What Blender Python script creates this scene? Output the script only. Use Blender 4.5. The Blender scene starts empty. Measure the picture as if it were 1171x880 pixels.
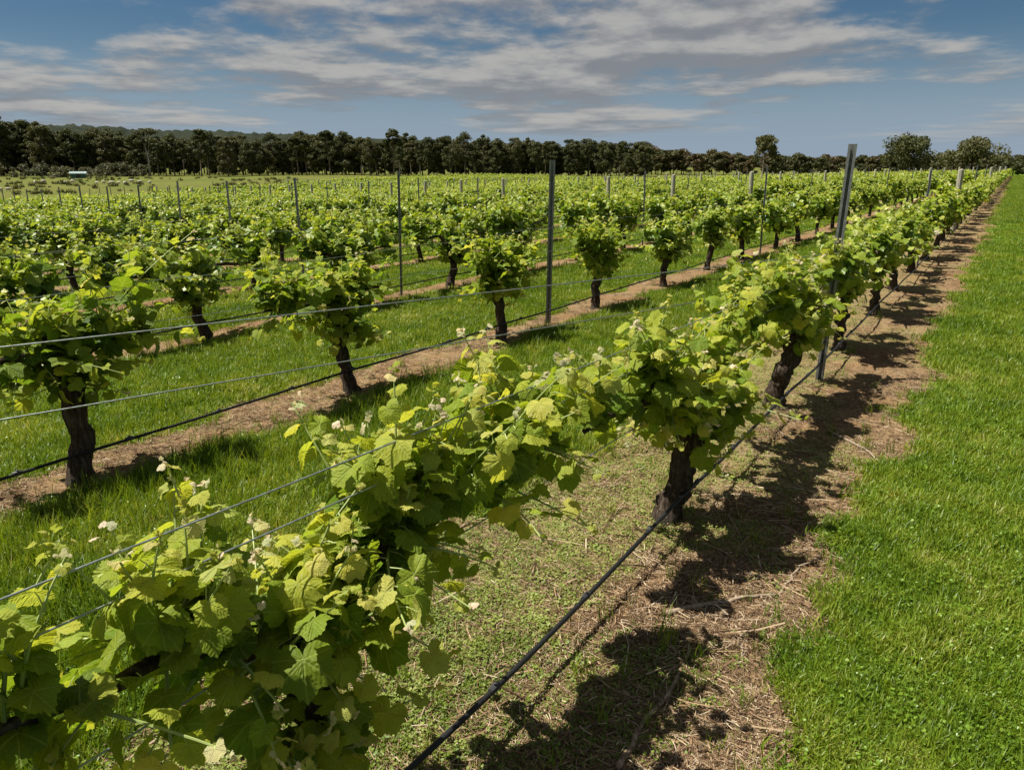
import bpy, math, random
import numpy as np

PI = math.pi
scene = bpy.context.scene
C = scene.collection

# ------------------------------------------------------------------ camera, world, sun, exposure
FPX, CX, CY, HORIZON, VPX, W0, H0 = 820.0, 585.5, 440.0, 190.0, 1165.0, 1171.0, 880.0
PITCH = math.atan((CY - HORIZON) / FPX)
YAW = math.atan((VPX - CX) * math.cos(PITCH) / FPX)      # the rows run along +Y; the camera looks left of them
EYE = 1.75
cam_data = bpy.data.cameras.new("camera")
cam = bpy.data.objects.new("camera", cam_data)
C.objects.link(cam)
cam.location = (0, 0, EYE)
cam.rotation_euler = (PI / 2 - PITCH, 0, YAW)
cam_data.sensor_fit = 'HORIZONTAL'
cam_data.sensor_width = 36.0
cam_data.lens = 36.0 * FPX / W0
cam_data.clip_start = 0.05
cam_data.clip_end = 9000
scene.camera = cam

SUN_TO = np.array([-0.39, -0.21, 0.85]); SUN_TO /= np.linalg.norm(SUN_TO)
SUN_EL = math.asin(SUN_TO[2]); SUN_AZ = math.atan2(SUN_TO[0], SUN_TO[1])
SKY_STRENGTH, SUN_STRENGTH = 0.05, 5.0
sun_data = bpy.data.lights.new("sun", 'SUN')
sun_data.energy = SUN_STRENGTH
sun_data.angle = math.radians(0.5)
sun_data.color = (1.0, 0.95, 0.86)
sun = bpy.data.objects.new("sun", sun_data)
C.objects.link(sun)
from mathutils import Vector
sun.rotation_euler = Vector(SUN_TO).to_track_quat('Z', 'Y').to_euler()

scene.view_settings.view_transform = 'Standard'
scene.view_settings.look = 'None'
scene.view_settings.exposure = 0.92
scene.view_settings.gamma = 1.0
scene.view_settings.use_curve_mapping = False
scene.render.engine = 'CYCLES'
cy = scene.cycles
cy.max_bounces = 6; cy.diffuse_bounces = 3; cy.glossy_bounces = 2; cy.transmission_bounces = 4
cy.transparent_max_bounces = 4; cy.volume_bounces = 0
cy.use_denoising = True
cy.caustics_reflective = False; cy.caustics_refractive = False

world = bpy.data.worlds.new("World")
scene.world = world
world.use_nodes = True


class NT:
    """Small helper for writing node trees."""
    def __init__(s, tree):
        s.t = tree; s.n = tree.nodes; s.l = tree.links
    def new(s, typ, **kw):
        n = s.n.new(typ)
        for k, v in kw.items():
            if k == 'ins':
                for a, b in v.items():
                    if hasattr(b, 'is_output'):
                        s.l.new(b, n.inputs[a])
                    else:
                        n.inputs[a].default_value = b
            else:
                setattr(n, k, v)
        return n
    def math(s, op, a, b=0.0, c=None, clamp=False):
        n = s.n.new('ShaderNodeMath'); n.operation = op; n.use_clamp = clamp
        for i, v in enumerate((a, b, c)):
            if v is None: continue
            if hasattr(v, 'is_output'): s.l.new(v, n.inputs[i])
            else: n.inputs[i].default_value = v
        return n.outputs[0]
    def mix(s, f, a, b, blend='MIX'):
        n = s.n.new('ShaderNodeMix'); n.data_type = 'RGBA'; n.blend_type = blend
        for i, v in ((0, f), (6, a), (7, b)):
            if hasattr(v, 'is_output'): s.l.new(v, n.inputs[i])
            elif i == 0: n.inputs[i].default_value = v
            else: n.inputs[i].default_value = (*v, 1.0)
        return n.outputs[2]
    def ramp(s, f, stops, interp='LINEAR'):
        n = s.n.new('ShaderNodeValToRGB'); cr = n.color_ramp; cr.interpolation = interp
        while len(cr.elements) < len(stops): cr.elements.new(0.5)
        for e, (p, c) in zip(cr.elements, stops):
            e.position = p
            e.color = (*c, 1) if hasattr(c, '__len__') else (c, c, c, 1)
        s.l.new(f, n.inputs[0])
        return n.outputs[0]
    def mapr(s, v, a, b, c=0.0, d=1.0, smooth=True):
        n = s.n.new('ShaderNodeMapRange'); n.interpolation_type = 'SMOOTHSTEP' if smooth else 'LINEAR'
        s.l.new(v, n.inputs[0])
        for i, x in enumerate((a, b, c, d)): n.inputs[i + 1].default_value = x
        return n.outputs[0]
    def noise(s, vec, scale, detail=3.0, rough=0.55, dist=0.0, out=0):
        n = s.n.new('ShaderNodeTexNoise')
        if vec is not None: s.l.new(vec, n.inputs['Vector'])
        n.inputs['Scale'].default_value = scale; n.inputs['Detail'].default_value = detail
        n.inputs['Roughness'].default_value = rough; n.inputs['Distortion'].default_value = dist
        return n.outputs[out]


# sky: Nishita with a deck of broken cumulus laid out on a flat layer overhead
wt = NT(world.node_tree); wt.n.clear()
sky = wt.new('ShaderNodeTexSky', sky_type='NISHITA', sun_disc=False, sun_elevation=SUN_EL, sun_rotation=SUN_AZ,
             altitude=50.0, air_density=1.0, dust_density=0.1, ozone_density=3.0)
skyc = wt.new('ShaderNodeHueSaturation', ins={'Saturation': 1.25, 'Value': 0.51, 'Color': sky.outputs[0]}).outputs[0]
geo = wt.new('ShaderNodeTexCoord').outputs['Generated']
sep = wt.new('ShaderNodeSeparateXYZ', ins={0: geo})
zc = wt.math('ADD', wt.math('MAXIMUM', sep.outputs[2], 0.0), 0.075)
hyp = wt.math('SQRT', wt.math('ADD', wt.math('MULTIPLY', sep.outputs[0], sep.outputs[0]), wt.math('MULTIPLY', sep.outputs[1], sep.outputs[1])))
px_ = wt.math('DIVIDE', sep.outputs[0], wt.math('MAXIMUM', hyp, 0.01)); py_ = wt.math('DIVIDE', sep.outputs[1], wt.math('MAXIMUM', hyp, 0.01))
ca, sa = math.cos(math.radians(25)), math.sin(math.radians(25))
px_, py_ = (wt.math('SUBTRACT', wt.math('MULTIPLY', px_, ca), wt.math('MULTIPLY', py_, sa)),
            wt.math('ADD', wt.math('MULTIPLY', py_, ca), wt.math('MULTIPLY', px_, sa)))
def cloud_density(lift):
    v = wt.math('DIVIDE', 0.27, wt.math('ADD', wt.math('MAXIMUM', sep.outputs[2], 0.0), 0.11 + lift))
    cv = wt.new('ShaderNodeCombineXYZ', ins={0: px_, 1: py_, 2: wt.math('ADD', v, 5.3)}).outputs[0]
    a = wt.noise(cv, 2.6, 4.0, 0.5, 0.0); b = wt.noise(cv, 9.0, 7.0, 0.60, 0.0)
    return wt.math('ADD', wt.math('MULTIPLY', a, 0.62), wt.math('MULTIPLY', b, 0.38))
skyc = wt.mix(wt.mapr(sep.outputs[2], 0.0, 0.16, 0.85, 0.0), skyc, (2.9, 3.85, 5.2))
dens = cloud_density(0.0); above = cloud_density(0.014)
mask = wt.mapr(dens, 0.44, 0.555)
mask = wt.math('MULTIPLY', mask, wt.mapr(sep.outputs[2], 0.012, 0.06))
mask = wt.math('MULTIPLY', mask, 0.88)
lit = wt.mapr(wt.math('SUBTRACT', dens, above), -0.06, 0.09)
ccol = wt.mix(lit, (2.5, 2.6, 2.8), (4.9, 4.75, 4.5))
final = wt.mix(mask, skyc, ccol)
bg = wt.new('ShaderNodeBackground', ins={'Color': final, 'Strength': SKY_STRENGTH})
wt.l.new(bg.outputs[0], wt.new('ShaderNodeOutputWorld').inputs[0])


# ------------------------------------------------------------------ small tools
def view_px(x, y, z):
    """Where a world point falls in the photograph's frame (used only to decide what is worth building)."""
    c, s = math.cos(YAW), math.sin(YAW)
    fw = -x * s + y * c; r = x * c + y * s; up = z - EYE
    d = fw * math.cos(PITCH) - up * math.sin(PITCH); v = fw * math.sin(PITCH) + up * math.cos(PITCH)
    if d < 0.05: return None
    return CX + FPX * r / d, CY - FPX * v / d, d

def in_view(x, y, z, m=90):
    q = view_px(x, y, z)
    return q is not None and -m < q[0] < W0 + m and -m < q[1] < H0 + m * 2

def tag(o, label=None, cat=None, group=None, kind=None):
    if label: o['label'] = label
    if cat: o['category'] = cat
    if group: o['group'] = group
    if kind: o['kind'] = kind
    return o

def empty(name, loc, label=None, cat=None, group=None, rz=0.0):
    o = bpy.data.objects.new(name, None)
    o.empty_display_size = 0.1
    o.location = loc; o.rotation_euler = (0, 0, rz)
    C.objects.link(o)
    return tag(o, label, cat, group)

class MB:
    """Collects vertices, faces, a per-vertex uv and tone, and builds ONE mesh object."""
    def __init__(s):
        s.v = []; s.f = []; s.m = []; s.uv = []; s.tn = []; s.n = 0
    def add(s, v, faces, uv=None, tone=None, mat=0):
        v = np.asarray(v, float).reshape(-1, 3)
        for a in faces:
            a = np.asarray(a, np.int64)
            if a.size == 0: continue
            s.f.append(a + s.n); s.m.append(np.full(len(a), mat, np.int32))
        s.v.append(v); k = len(v)
        s.uv.append(np.zeros((k, 2)) if uv is None else np.asarray(uv, float))
        if tone is None: t = np.zeros((k, 4))
        else:
            t = np.asarray(tone, float)
            if t.ndim == 1: t = np.tile(t, (k, 1))
        s.tn.append(t); s.n += k
    def mesh(s, name, mats, smooth=False):
        me = bpy.data.meshes.new(name)
        v = np.concatenate(s.v) if s.v else np.zeros((0, 3))
        me.vertices.add(len(v)); me.vertices.foreach_set('co', v.astype(np.float32).ravel())
        if s.f:
            loops = np.concatenate([a.ravel() for a in s.f]).astype(np.int32)
            tot = np.concatenate([np.full(len(a), a.shape[1], np.int32) for a in s.f])
            start = np.concatenate([[0], np.cumsum(tot)[:-1]]).astype(np.int32)
            me.loops.add(len(loops)); me.loops.foreach_set('vertex_index', loops)
            me.polygons.add(len(tot))
            me.polygons.foreach_set('loop_start', start)
            me.polygons.foreach_set('loop_total', tot)
            me.polygons.foreach_set('material_index', np.concatenate(s.m))
            me.polygons.foreach_set('use_smooth', np.full(len(tot), smooth, bool))
        a = me.attributes.new('vein', 'FLOAT2', 'POINT'); a.data.foreach_set('vector', np.concatenate(s.uv).astype(np.float32).ravel())
        a = me.attributes.new('tone', 'FLOAT_COLOR', 'POINT'); a.data.foreach_set('color', np.concatenate(s.tn).astype(np.float32).ravel())
        me.update(calc_edges=True)
        me.validate()
        for m in (mats if isinstance(mats, (list, tuple)) else [mats]): me.materials.append(m)
        return me
    def build(s, name, mats, parent=None, smooth=False):
        return link(name, s.mesh(name, mats, smooth), parent)

def link(name, me, parent=None, loc=None):
    o = bpy.data.objects.new(name, me)
    C.objects.link(o)
    if parent is not None: o.parent = parent
    if loc is not None: o.location = loc
    return o

def nrm(a):
    a = np.asarray(a, float)
    return a / np.maximum(np.linalg.norm(a, axis=-1, keepdims=True), 1e-9)

def tube(mb, pts, radii, sides=8, mat=0, tone=None, cap=True, wob=0.0, rng=None):
    """Sweeps a round section along points; wob roughens the radius."""
    pts = np.asarray(pts, float); n = len(pts)
    radii = np.broadcast_to(np.asarray(radii, float), (n,))
    d = np.gradient(pts, axis=0); d = nrm(d)
    ref = np.array([0.0, 0.0, 1.0]) if abs(d[0][2]) < 0.9 else np.array([1.0, 0.0, 0.0])
    a = nrm(np.cross(d[0], ref)); A = []
    for i in range(n):
        a = nrm(a - d[i] * np.dot(a, d[i])); A.append(a)
    A = np.array(A); B = np.cross(d, A)
    th = np.arange(sides) * 2 * PI / sides
    rr = radii[:, None] * np.ones(sides)
    if wob and rng is not None:
        ph = rng.uniform(0, 2 * PI, 3); t = np.linspace(0, 1, n)[:, None]
        rr = rr * (1 + wob * (0.6 * np.sin(3 * th + ph[0] + 5 * t) + 0.5 * np.sin(5 * th + ph[1] - 7 * t) + 0.5 * np.sin(2 * th + 11 * t + ph[2]))
                   + wob * 0.5 * rng.normal(size=(n, sides)))
    v = pts[:, None, :] + rr[:, :, None] * (np.cos(th)[None, :, None] * A[:, None, :] + np.sin(th)[None, :, None] * B[:, None, :])
    i = np.arange(n - 1)[:, None] * sides; j = np.arange(sides)[None, :]; jn = (j + 1) % sides
    q = np.stack([i + j, i + jn, i + sides + jn, i + sides + j], -1).reshape(-1, 4)
    vv = v.reshape(-1, 3)
    faces = [q]
    if cap:
        vv = np.concatenate([vv, pts[:1] - d[:1] * radii[0] * 0.3, pts[-1:] + d[-1:] * radii[-1] * 0.3])
        j = np.arange(sides)
        faces.append(np.stack([np.full(sides, n * sides), (j + 1) % sides, j], -1))
        faces.append(np.stack([np.full(sides, n * sides + 1), (n - 1) * sides + j, (n - 1) * sides + (j + 1) % sides], -1))
    mb.add(vv, faces, tone=tone, mat=mat)

def box(mb, lo, hi, mat=0):
    x0, y0, z0 = lo; x1, y1, z1 = hi
    v = [(x0, y0, z0), (x1, y0, z0), (x1, y1, z0), (x0, y1, z0), (x0, y0, z1), (x1, y0, z1), (x1, y1, z1), (x0, y1, z1)]
    mb.add(v, [[(0, 3, 2, 1), (4, 5, 6, 7), (0, 1, 5, 4), (1, 2, 6, 5), (2, 3, 7, 6), (3, 0, 4, 7)]], mat=mat)

def extrude(mb, prof, path, mat=0):
    """A closed 2-D profile (x, y) carried up a list of (x, y, z) offsets."""
    prof = np.asarray(prof, float); k = len(prof); n = len(path)
    v = np.concatenate([np.column_stack([prof[:, 0] + p[0], prof[:, 1] + p[1], np.full(k, p[2])]) for p in path])
    q = [(i * k + j, i * k + (j + 1) % k, (i + 1) * k + (j + 1) % k, (i + 1) * k + j) for i in range(n - 1) for j in range(k)]
    return v, q

# ------------------------------------------------------------------ terrain
ROW0, ROW_STEP, N_ROWS = -1.24, 3.05, 38
VINE_STEP, SKEW = 2.17, 0.72
ROW_END = 160.0

def in_block(x, y):
    """the planted block: its far left side runs slantwise to the rows"""
    return (x > -63.0) | (y > 25.0 + 1.7 * (-60.0 - x))
EDGE_X = ROW0 - ROW_STEP * (N_ROWS - 1) - 3.0
_r = np.random.default_rng(5)
_wk = [(_r.uniform(0, 2 * PI), f * _r.uniform(0.8, 1.25), _r.uniform(0, 2 * PI), a) for f, a in
       [(2.2, .010), (3.1, .009), (4.7, .007), (7.5, .005), (11, .004), (17, .0035), (26, .0025), (38, .0018)]]

def wiggle(x, y):
    z = 0
    for th, f, ph, a in _wk:
        z = z + a * np.sin(f * (x * math.cos(th) + y * math.sin(th)) + ph + 1.3 * np.sin(0.7 * f * (y * math.cos(th) - x * math.sin(th)) + 2 * ph))
    return z

def ground_z(x, y):
    x = np.asarray(x, float); y = np.asarray(y, float)
    s = np.maximum(0, -x - 3.0)
    z = -0.030 * np.minimum(s, 58.0) + 0.0065 * np.clip(s - 62.0, 0, 220)
    far = np.clip((np.hypot(x, y) - 40) / 30, 0, 1)
    z = z + wiggle(x, y) * (1 - far)
    z = z + far * 0.12 * np.sin(x * 0.11 + 1.0) * np.sin(y * 0.09)
    return z

def edge_noise(x, y):
    return 0.10 * np.sin(2.3 * y + 1.7 * np.sin(1.1 * y)) + 0.06 * np.sin(6.1 * y + 2 * x) + 0.05 * np.sin(11.3 * y + 1.0 + 3 * x)

def sstep(a, b, v):
    t = np.clip((v - a) / (b - a), 0, 1)
    return t * t * (3 - 2 * t)

def row_index(x):
    return np.clip(np.round((ROW0 - x) / ROW_STEP), 0, N_ROWS - 1)

def soil_amount(x, y):
    """1 on the bare strip under each row, 0 in the grassed alleys."""
    x = np.asarray(x, float); y = np.asarray(y, float)
    k = row_index(x); c = ROW0 - ROW_STEP * k; e = edge_noise(x, y + 7.3 * k)
    right = np.where(k == 0, 0.88, 0.26); left = np.where(k == 0, 0.86, 0.46)
    e = e * np.where(k == 0, 1.0, 0.6)
    d = x - c
    a = 1 - sstep(right - 0.13, right + 0.13, d + e)
    b = 1 - sstep(left - 0.16, left + 0.16, -d + e * 1.2)
    ins = in_block(x, y) * (1 - sstep(ROW_END, ROW_END + 2, y))
    return a * b * ins

def weed_amount(x, y):
    """low green ground cover on the alley side of the nearest row"""
    d = x - ROW0
    a = sstep(-0.98, -0.80, d) * (1 - sstep(0.00, 0.24, d + 0.9 * edge_noise(x, y * 1.7)))
    patch = 0.5 + 0.5 * np.sin(3.1 * x + 1.3 * y + 2 * np.sin(1.9 * y)) * np.sin(2.3 * y - 1.1 * x)
    small = sstep(0.42, 0.75, patch) * (1 - sstep(0.45, 0.85, d)) * 0.65
    return np.maximum(a * (1 - 0.35 * sstep(5, 11, y)), small * sstep(-0.9, -0.7, d))

def in_field(x, y):
    return in_block(x + 3, y + 3) * ((y < ROW_END + 2) | (x > -2.5)) * 1.0

# ------------------------------------------------------------------ materials
def mat(name):
    m = bpy.data.materials.new(name); m.use_nodes = True
    t = NT(m.node_tree); t.n.clear()
    out = t.new('ShaderNodeOutputMaterial')
    return m, t, out

def principled(t, out, color, rough=0.8, spec=0.3, metal=0.0, normal=None):
    b = t.new('ShaderNodeBsdfPrincipled')
    for k, v in (('Base Color', color), ('Roughness', rough), ('Specular IOR Level', spec), ('Metallic', metal)):
        if hasattr(v, 'is_output'): t.l.new(v, b.inputs[k])
        else: b.inputs[k].default_value = (*v, 1) if k == 'Base Color' else v
    if normal is not None: t.l.new(normal, b.inputs['Normal'])
    if out is not None: t.l.new(b.outputs[0], out.inputs[0])
    return b

def bump(t, h, strength=0.5, dist=0.01):
    return t.new('ShaderNodeBump', ins={'Strength': strength, 'Distance': dist, 'Height': h}).outputs[0]

def leafy(t, out, color, trans, rough=0.5, spec=0.35, amount=0.35, normal=None):
    b = principled(t, None, color, rough, spec, normal=normal)
    tr = t.new('ShaderNodeBsdfTranslucent', ins={'Color': trans})
    if normal is not None: t.l.new(normal, tr.inputs['Normal'])
    mx = t.new('ShaderNodeMixShader', ins={0: amount, 1: b.outputs[0], 2: tr.outputs[0]})
    t.l.new(mx.outputs[0], out.inputs[0])

def make_leaf_material(near):
    m, t, out = mat('vine_leaf_near' if near else 'vine_leaf')
    at = t.new('ShaderNodeAttribute', attribute_name='tone')
    s = t.new('ShaderNodeSeparateColor', ins={0: at.outputs['Color']})
    age, rnd = s.outputs[0], s.outputs[1]           # age 0 = old leaf, 1 = the cream coloured tip
    base = t.ramp(age, [(0.0, (0.065, 0.132, 0.012)), (0.36, (0.180, 0.265, 0.020)), (0.62, (0.34, 0.405, 0.055)), (0.84, (0.46, 0.48, 0.17)), (0.93, (0.68, 0.64, 0.48)), (1.0, (0.74, 0.69, 0.56))])
    tint = t.mix(rnd, (0.75, 0.85, 0.65), (1.25, 1.08, 1.1))
    base = t.mix(1.0, base, tint, 'MULTIPLY')
    nor = None
    if near:
        uv = t.new('ShaderNodeAttribute', attribute_name='vein').outputs['Vector']
        sx = t.new('ShaderNodeSeparateXYZ', ins={0: uv})
        perp, along = sx.outputs[0], sx.outputs[1]
        main = t.mapr(perp, 0.012, 0.045, 1.0, 0.0)
        side = t.math('PINGPONG', t.math('SUBTRACT', along, t.math('MULTIPLY', perp, 0.75)), 0.075)
        sidev = t.mapr(side, 0.0, 0.014, 0.35, 0.0)
        vein = t.math('MAXIMUM', main, sidev)
        obj = t.new('ShaderNodeTexCoord').outputs['Object']
        fine = t.noise(obj, 130.0, 3.0)
        blot = t.noise(obj, 22.0, 2.0)
        base = t.mix(t.math('MULTIPLY', vein, t.mapr(age, 0.5, 0.85, 0.32, 0.06)), base, (0.36, 0.44, 0.12))
        base = t.mix(t.mapr(blot, 0.35, 0.7, 0.0, 0.28), base, t.mix(1.0, base, (1.5, 1.25, 0.9), 'MULTIPLY'))
        h = t.math('ADD', t.math('MULTIPLY', side, 3.0), t.math('MULTIPLY', fine, 0.7))
        h = t.math('SUBTRACT', h, t.math('MULTIPLY', main, 0.5))
        nor = bump(t, h, 0.55, 0.006)
    trans = t.mix(1.0, base, t.mix(t.mapr(age, 0.6, 0.95), (1.45, 1.38, 0.75), (1.0, 1.0, 0.85)), 'MULTIPLY')
    leafy(t, out, base, trans, 0.52 if near else 0.42, 0.22 if near else 0.40, 0.50 if near else 0.40, nor)
    return m

M = {}
M['leaf_near'] = make_leaf_material(True)
M['leaf'] = make_leaf_material(False)

def stem_material():
    m, t, out = mat('green_shoot')
    at = t.new('ShaderNodeAttribute', attribute_name='tone').outputs['Color']
    s = t.new('ShaderNodeSeparateColor', ins={0: at})
    col = t.ramp(s.outputs[0], [(0, (0.13, 0.10, 0.045)), (0.35, (0.15, 0.20, 0.05)), (1, (0.30, 0.36, 0.12))])
    principled(t, out, col, 0.5, 0.35)
    return m
M['stem'] = stem_material()

def bark_material():
    m, t, out = mat('vine_bark')
    obj = t.new('ShaderNodeTexCoord').outputs['Object']
    mp = t.new('ShaderNodeMapping', ins={'Vector': obj, 'Scale': (1, 1, 0.16)}).outputs[0]
    a = t.noise(mp, 60.0, 5.0, 0.65, 0.4); b = t.noise(obj, 9.0, 3.0)
    col = t.ramp(a, [(0.28, (0.012, 0.008, 0.006)), (0.5, (0.052, 0.037, 0.026)), (0.75, (0.15, 0.12, 0.09))])
    col = t.mix(t.mapr(b, 0.5, 0.72, 0, 0.35), col, (0.13, 0.125, 0.10))
    principled(t, out, col, 0.95, 0.1, normal=bump(t, a, 1.0, 0.018))
    return m
M['bark'] = bark_material()

def cane_material():
    m, t, out = mat('dry_cane')
    obj = t.new('ShaderNodeTexCoord').outputs['Object']
    a = t.noise(obj, 45.0, 4.0)
    r = t.new('ShaderNodeObjectInfo').outputs['Random']
    col = t.ramp(a, [(0.3, (0.10, 0.065, 0.04)), (0.55, (0.26, 0.18, 0.115)), (0.75, (0.42, 0.34, 0.25))])
    col = t.mix(t.math('MULTIPLY', r, 0.5), col, (0.30, 0.26, 0.20))
    principled(t, out, col, 0.9, 0.15, normal=bump(t, a, 0.6, 0.004))
    return m
M['cane'] = cane_material()

def steel_material():
    m, t, out = mat('galvanised_steel')
    obj = t.new('ShaderNodeTexCoord').outputs['Object']
    a = t.noise(obj, 25.0, 4.0); b = t.noise(obj, 4.0, 3.0)
    col = t.ramp(a, [(0.3, (0.15, 0.155, 0.15)), (0.7, (0.27, 0.28, 0.275))])
    col = t.mix(t.mapr(b, 0.55, 0.75, 0, 0.5), col, (0.17, 0.14, 0.11))
    principled(t, out, col, 0.55, 0.5, 0.55, bump(t, a, 0.15, 0.003))
    return m
M['steel'] = steel_material()

def timber_material():
    m, t, out = mat('weathered_timber')
    obj = t.new('ShaderNodeTexCoord').outputs['Object']
    mp = t.new('ShaderNodeMapping', ins={'Vector': obj, 'Scale': (1, 1, 0.08)}).outputs[0]
    a = t.noise(mp, 70.0, 4.0); r = t.new('ShaderNodeObjectInfo').outputs['Random']
    col = t.ramp(a, [(0.3, (0.19, 0.17, 0.13)), (0.6, (0.40, 0.37, 0.30)), (0.8, (0.52, 0.49, 0.41))])
    col = t.mix(t.math('MULTIPLY', r, 0.5), col, (0.30, 0.31, 0.22))
    principled(t, out, col, 0.9, 0.15, normal=bump(t, a, 0.5, 0.006))
    return m
M['timber'] = timber_material()

def plain(name, color, rough=0.6, spec=0.4, metal=0.0, nscale=30.0, var=0.35):
    m, t, out = mat(name)
    obj = t.new('ShaderNodeTexCoord').outputs['Object']
    a = t.noise(obj, nscale, 4.0)
    lo = tuple(c * (1 - var) for c in color); hi = tuple(c * (1 + var) for c in color)
    col = t.ramp(a, [(0.3, lo), (0.7, hi)])
    principled(t, out, col, rough, spec, metal, bump(t, a, 0.15, 0.002))
    return m
M['wire'] = plain('wire', (0.30, 0.33, 0.32), 0.42, 0.5, 0.75, 60)
M['pipe'] = plain('black_polythene', (0.011, 0.011, 0.011), 0.5, 0.3, 0, 40)
M['clip'] = plain('clip_plastic', (0.03, 0.03, 0.032), 0.5, 0.4)
M['roof'] = plain('zinc_roof', (0.21, 0.27, 0.26), 0.6, 0.3, 0.0, 2)
M['shed_wall'] = plain('shed_wall', (0.06, 0.13, 0.12), 0.8, 0.2, 0, 3)
M['wool'] = plain('fleece', (0.46, 0.42, 0.34), 0.95, 0.1, 0, 12)

def ground_material():
    m, t, out = mat('ground')
    pos = t.new('ShaderNodeNewGeometry').outputs['Position']
    at = t.new('ShaderNodeAttribute', attribute_name='tone').outputs['Color']
    s = t.new('ShaderNodeSeparateColor', ins={0: at})
    soil_a, weed_a, field_a = s.outputs
    nf = t.noise(pos, 9.0, 5.0, 0.65); nm = t.noise(pos, 1.6, 4.0); nl = t.noise(pos, 0.05, 4.0); nx = t.noise(pos, 70.0, 4.0, 0.7); nb = t.noise(pos, 0.5, 3.0)
    grass = t.ramp(nf, [(0.30, (0.040, 0.075, 0.006)), (0.55, (0.095, 0.155, 0.012)), (0.75, (0.16, 0.22, 0.022))])
    grass = t.mix(t.mapr(nb, 0.4, 0.65, 0, 0.45), grass, (0.09, 0.15, 0.010))
    soil = t.ramp(nx, [(0.30, (0.072, 0.046, 0.025)), (0.5, (0.200, 0.132, 0.068)), (0.70, (0.32, 0.230, 0.130))])
    soil = t.mix(t.mapr(nm, 0.42, 0.62, 0, 0.6), soil, t.mix(1.0, soil, (0.86, 0.70, 0.58), 'MULTIPLY'))
    soil = t.mix(t.mapr(nf, 0.55, 0.72, 0, 0.5), soil, (0.31, 0.25, 0.13))
    weed = t.mix(t.mapr(nx, 0.42, 0.58), (0.12, 0.17, 0.04), (0.24, 0.17, 0.095))
    soil = t.mix(t.math('MULTIPLY', weed_a, 0.55), soil, weed)
    sf = t.math('ADD', soil_a, t.math('MULTIPLY', t.math('SUBTRACT', nf, 0.5), 1.1))
    sf = t.mapr(sf, 0.30, 0.70)
    near = t.mix(sf, grass, soil)
    mead = t.ramp(nl, [(0.35, (0.080, 0.100, 0.018)), (0.55, (0.115, 0.118, 0.026)), (0.7, (0.095, 0.125, 0.022))])
    mead = t.mix(t.mapr(nb, 0.45, 0.7, 0, 0.5), mead, (0.065, 0.075, 0.018))
    col = t.mix(field_a, mead, near)
    h = t.math('ADD', t.math('MULTIPLY', nx, 0.6), nf)
    principled(t, out, col, 0.95, 0.08, normal=bump(t, h, 0.8, 0.02))
    return m
M['ground'] = ground_material()

def scatter_leaf(name, stops, trans_mul, amount=0.35, rough=0.5):
    m, t, out = mat(name)
    r = t.new('ShaderNodeObjectInfo').outputs['Random']
    at = t.new('ShaderNodeAttribute', attribute_name='tone').outputs['Color']
    s = t.new('ShaderNodeSeparateColor', ins={0: at})
    pos = t.new('ShaderNodeNewGeometry').outputs['Position']
    big = t.math('ADD', t.math('MULTIPLY', t.noise(pos, 0.9, 3.0), 0.55), t.math('MULTIPLY', t.noise(pos, 4.5, 3.0), 0.45))
    f = t.math('ADD', t.math('MULTIPLY', r, 0.45), t.math('MULTIPLY', s.outputs[0], 0.4))
    f = t.math('ADD', f, t.math('MULTIPLY', t.math('SUBTRACT', big, 0.5), 2.1), clamp=True)
    col = t.ramp(f, stops)
    tr = t.mix(1.0, col, trans_mul, 'MULTIPLY')
    leafy(t, out, col, tr, rough, 0.3, amount)
    return m
M['blade'] = scatter_leaf('grass_blade', [(0.0, (0.065, 0.125, 0.008)), (0.40, (0.136, 0.218, 0.013)), (0.72, (0.235, 0.290, 0.028)), (1.0, (0.42, 0.38, 0.14))], (1.4, 1.25, 0.5), 0.38, 0.42)
M['weed'] = scatter_leaf('low_weed', [(0.0, (0.11, 0.165, 0.02)), (0.5, (0.22, 0.27, 0.05)), (1.0, (0.36, 0.36, 0.12))], (1.3, 1.2, 0.6), 0.3)
M['clover'] = scatter_leaf('clover', [(0.0, (0.075, 0.15, 0.010)), (0.5, (0.14, 0.235, 0.018)), (1.0, (0.24, 0.33, 0.05))], (1.3, 1.2, 0.6), 0.3, 0.35)

def straw_material():
    m, t, out = mat('straw')
    r = t.new('ShaderNodeObjectInfo').outputs['Random']
    at = t.new('ShaderNodeAttribute', attribute_name='tone').outputs['Color']
    s = t.new('ShaderNodeSeparateColor', ins={0: at})
    f = t.math('FRACT', t.math('ADD', r, s.outputs[0]))
    col = t.ramp(f, [(0.0, (0.075, 0.046, 0.027)), (0.4, (0.21, 0.130, 0.070)), (0.8, (0.31, 0.22, 0.128)), (1.0, (0.50, 0.41, 0.29))])
    principled(t, out, col, 0.85, 0.15)
    return m
M['straw'] = straw_material()

def tree_material(name, stops, amount=0.18):
    m, t, out = mat(name)
    r = t.new('ShaderNodeObjectInfo').outputs['Random']
    at = t.new('ShaderNodeAttribute', attribute_name='tone').outputs['Color']
    s = t.new('ShaderNodeSeparateColor', ins={0: at})
    f = t.math('ADD', t.math('MULTIPLY', r, 0.5), t.math('MULTIPLY', s.outputs[0], 0.5))
    col = t.ramp(f, stops)
    leafy(t, out, col, t.mix(1.0, col, (1.3, 1.2, 0.7), 'MULTIPLY'), 0.6, 0.2, amount)
    return m
M['gum'] = tree_material('gum_foliage', [(0.0, (0.040, 0.054, 0.018)), (0.4, (0.075, 0.084, 0.029)), (0.75, (0.098, 0.100, 0.040)), (1.0, (0.125, 0.108, 0.054))])
M['scrub'] = tree_material('scrub_foliage', [(0.0, (0.06, 0.07, 0.035)), (0.6, (0.11, 0.115, 0.06)), (1.0, (0.15, 0.14, 0.08))])
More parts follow.
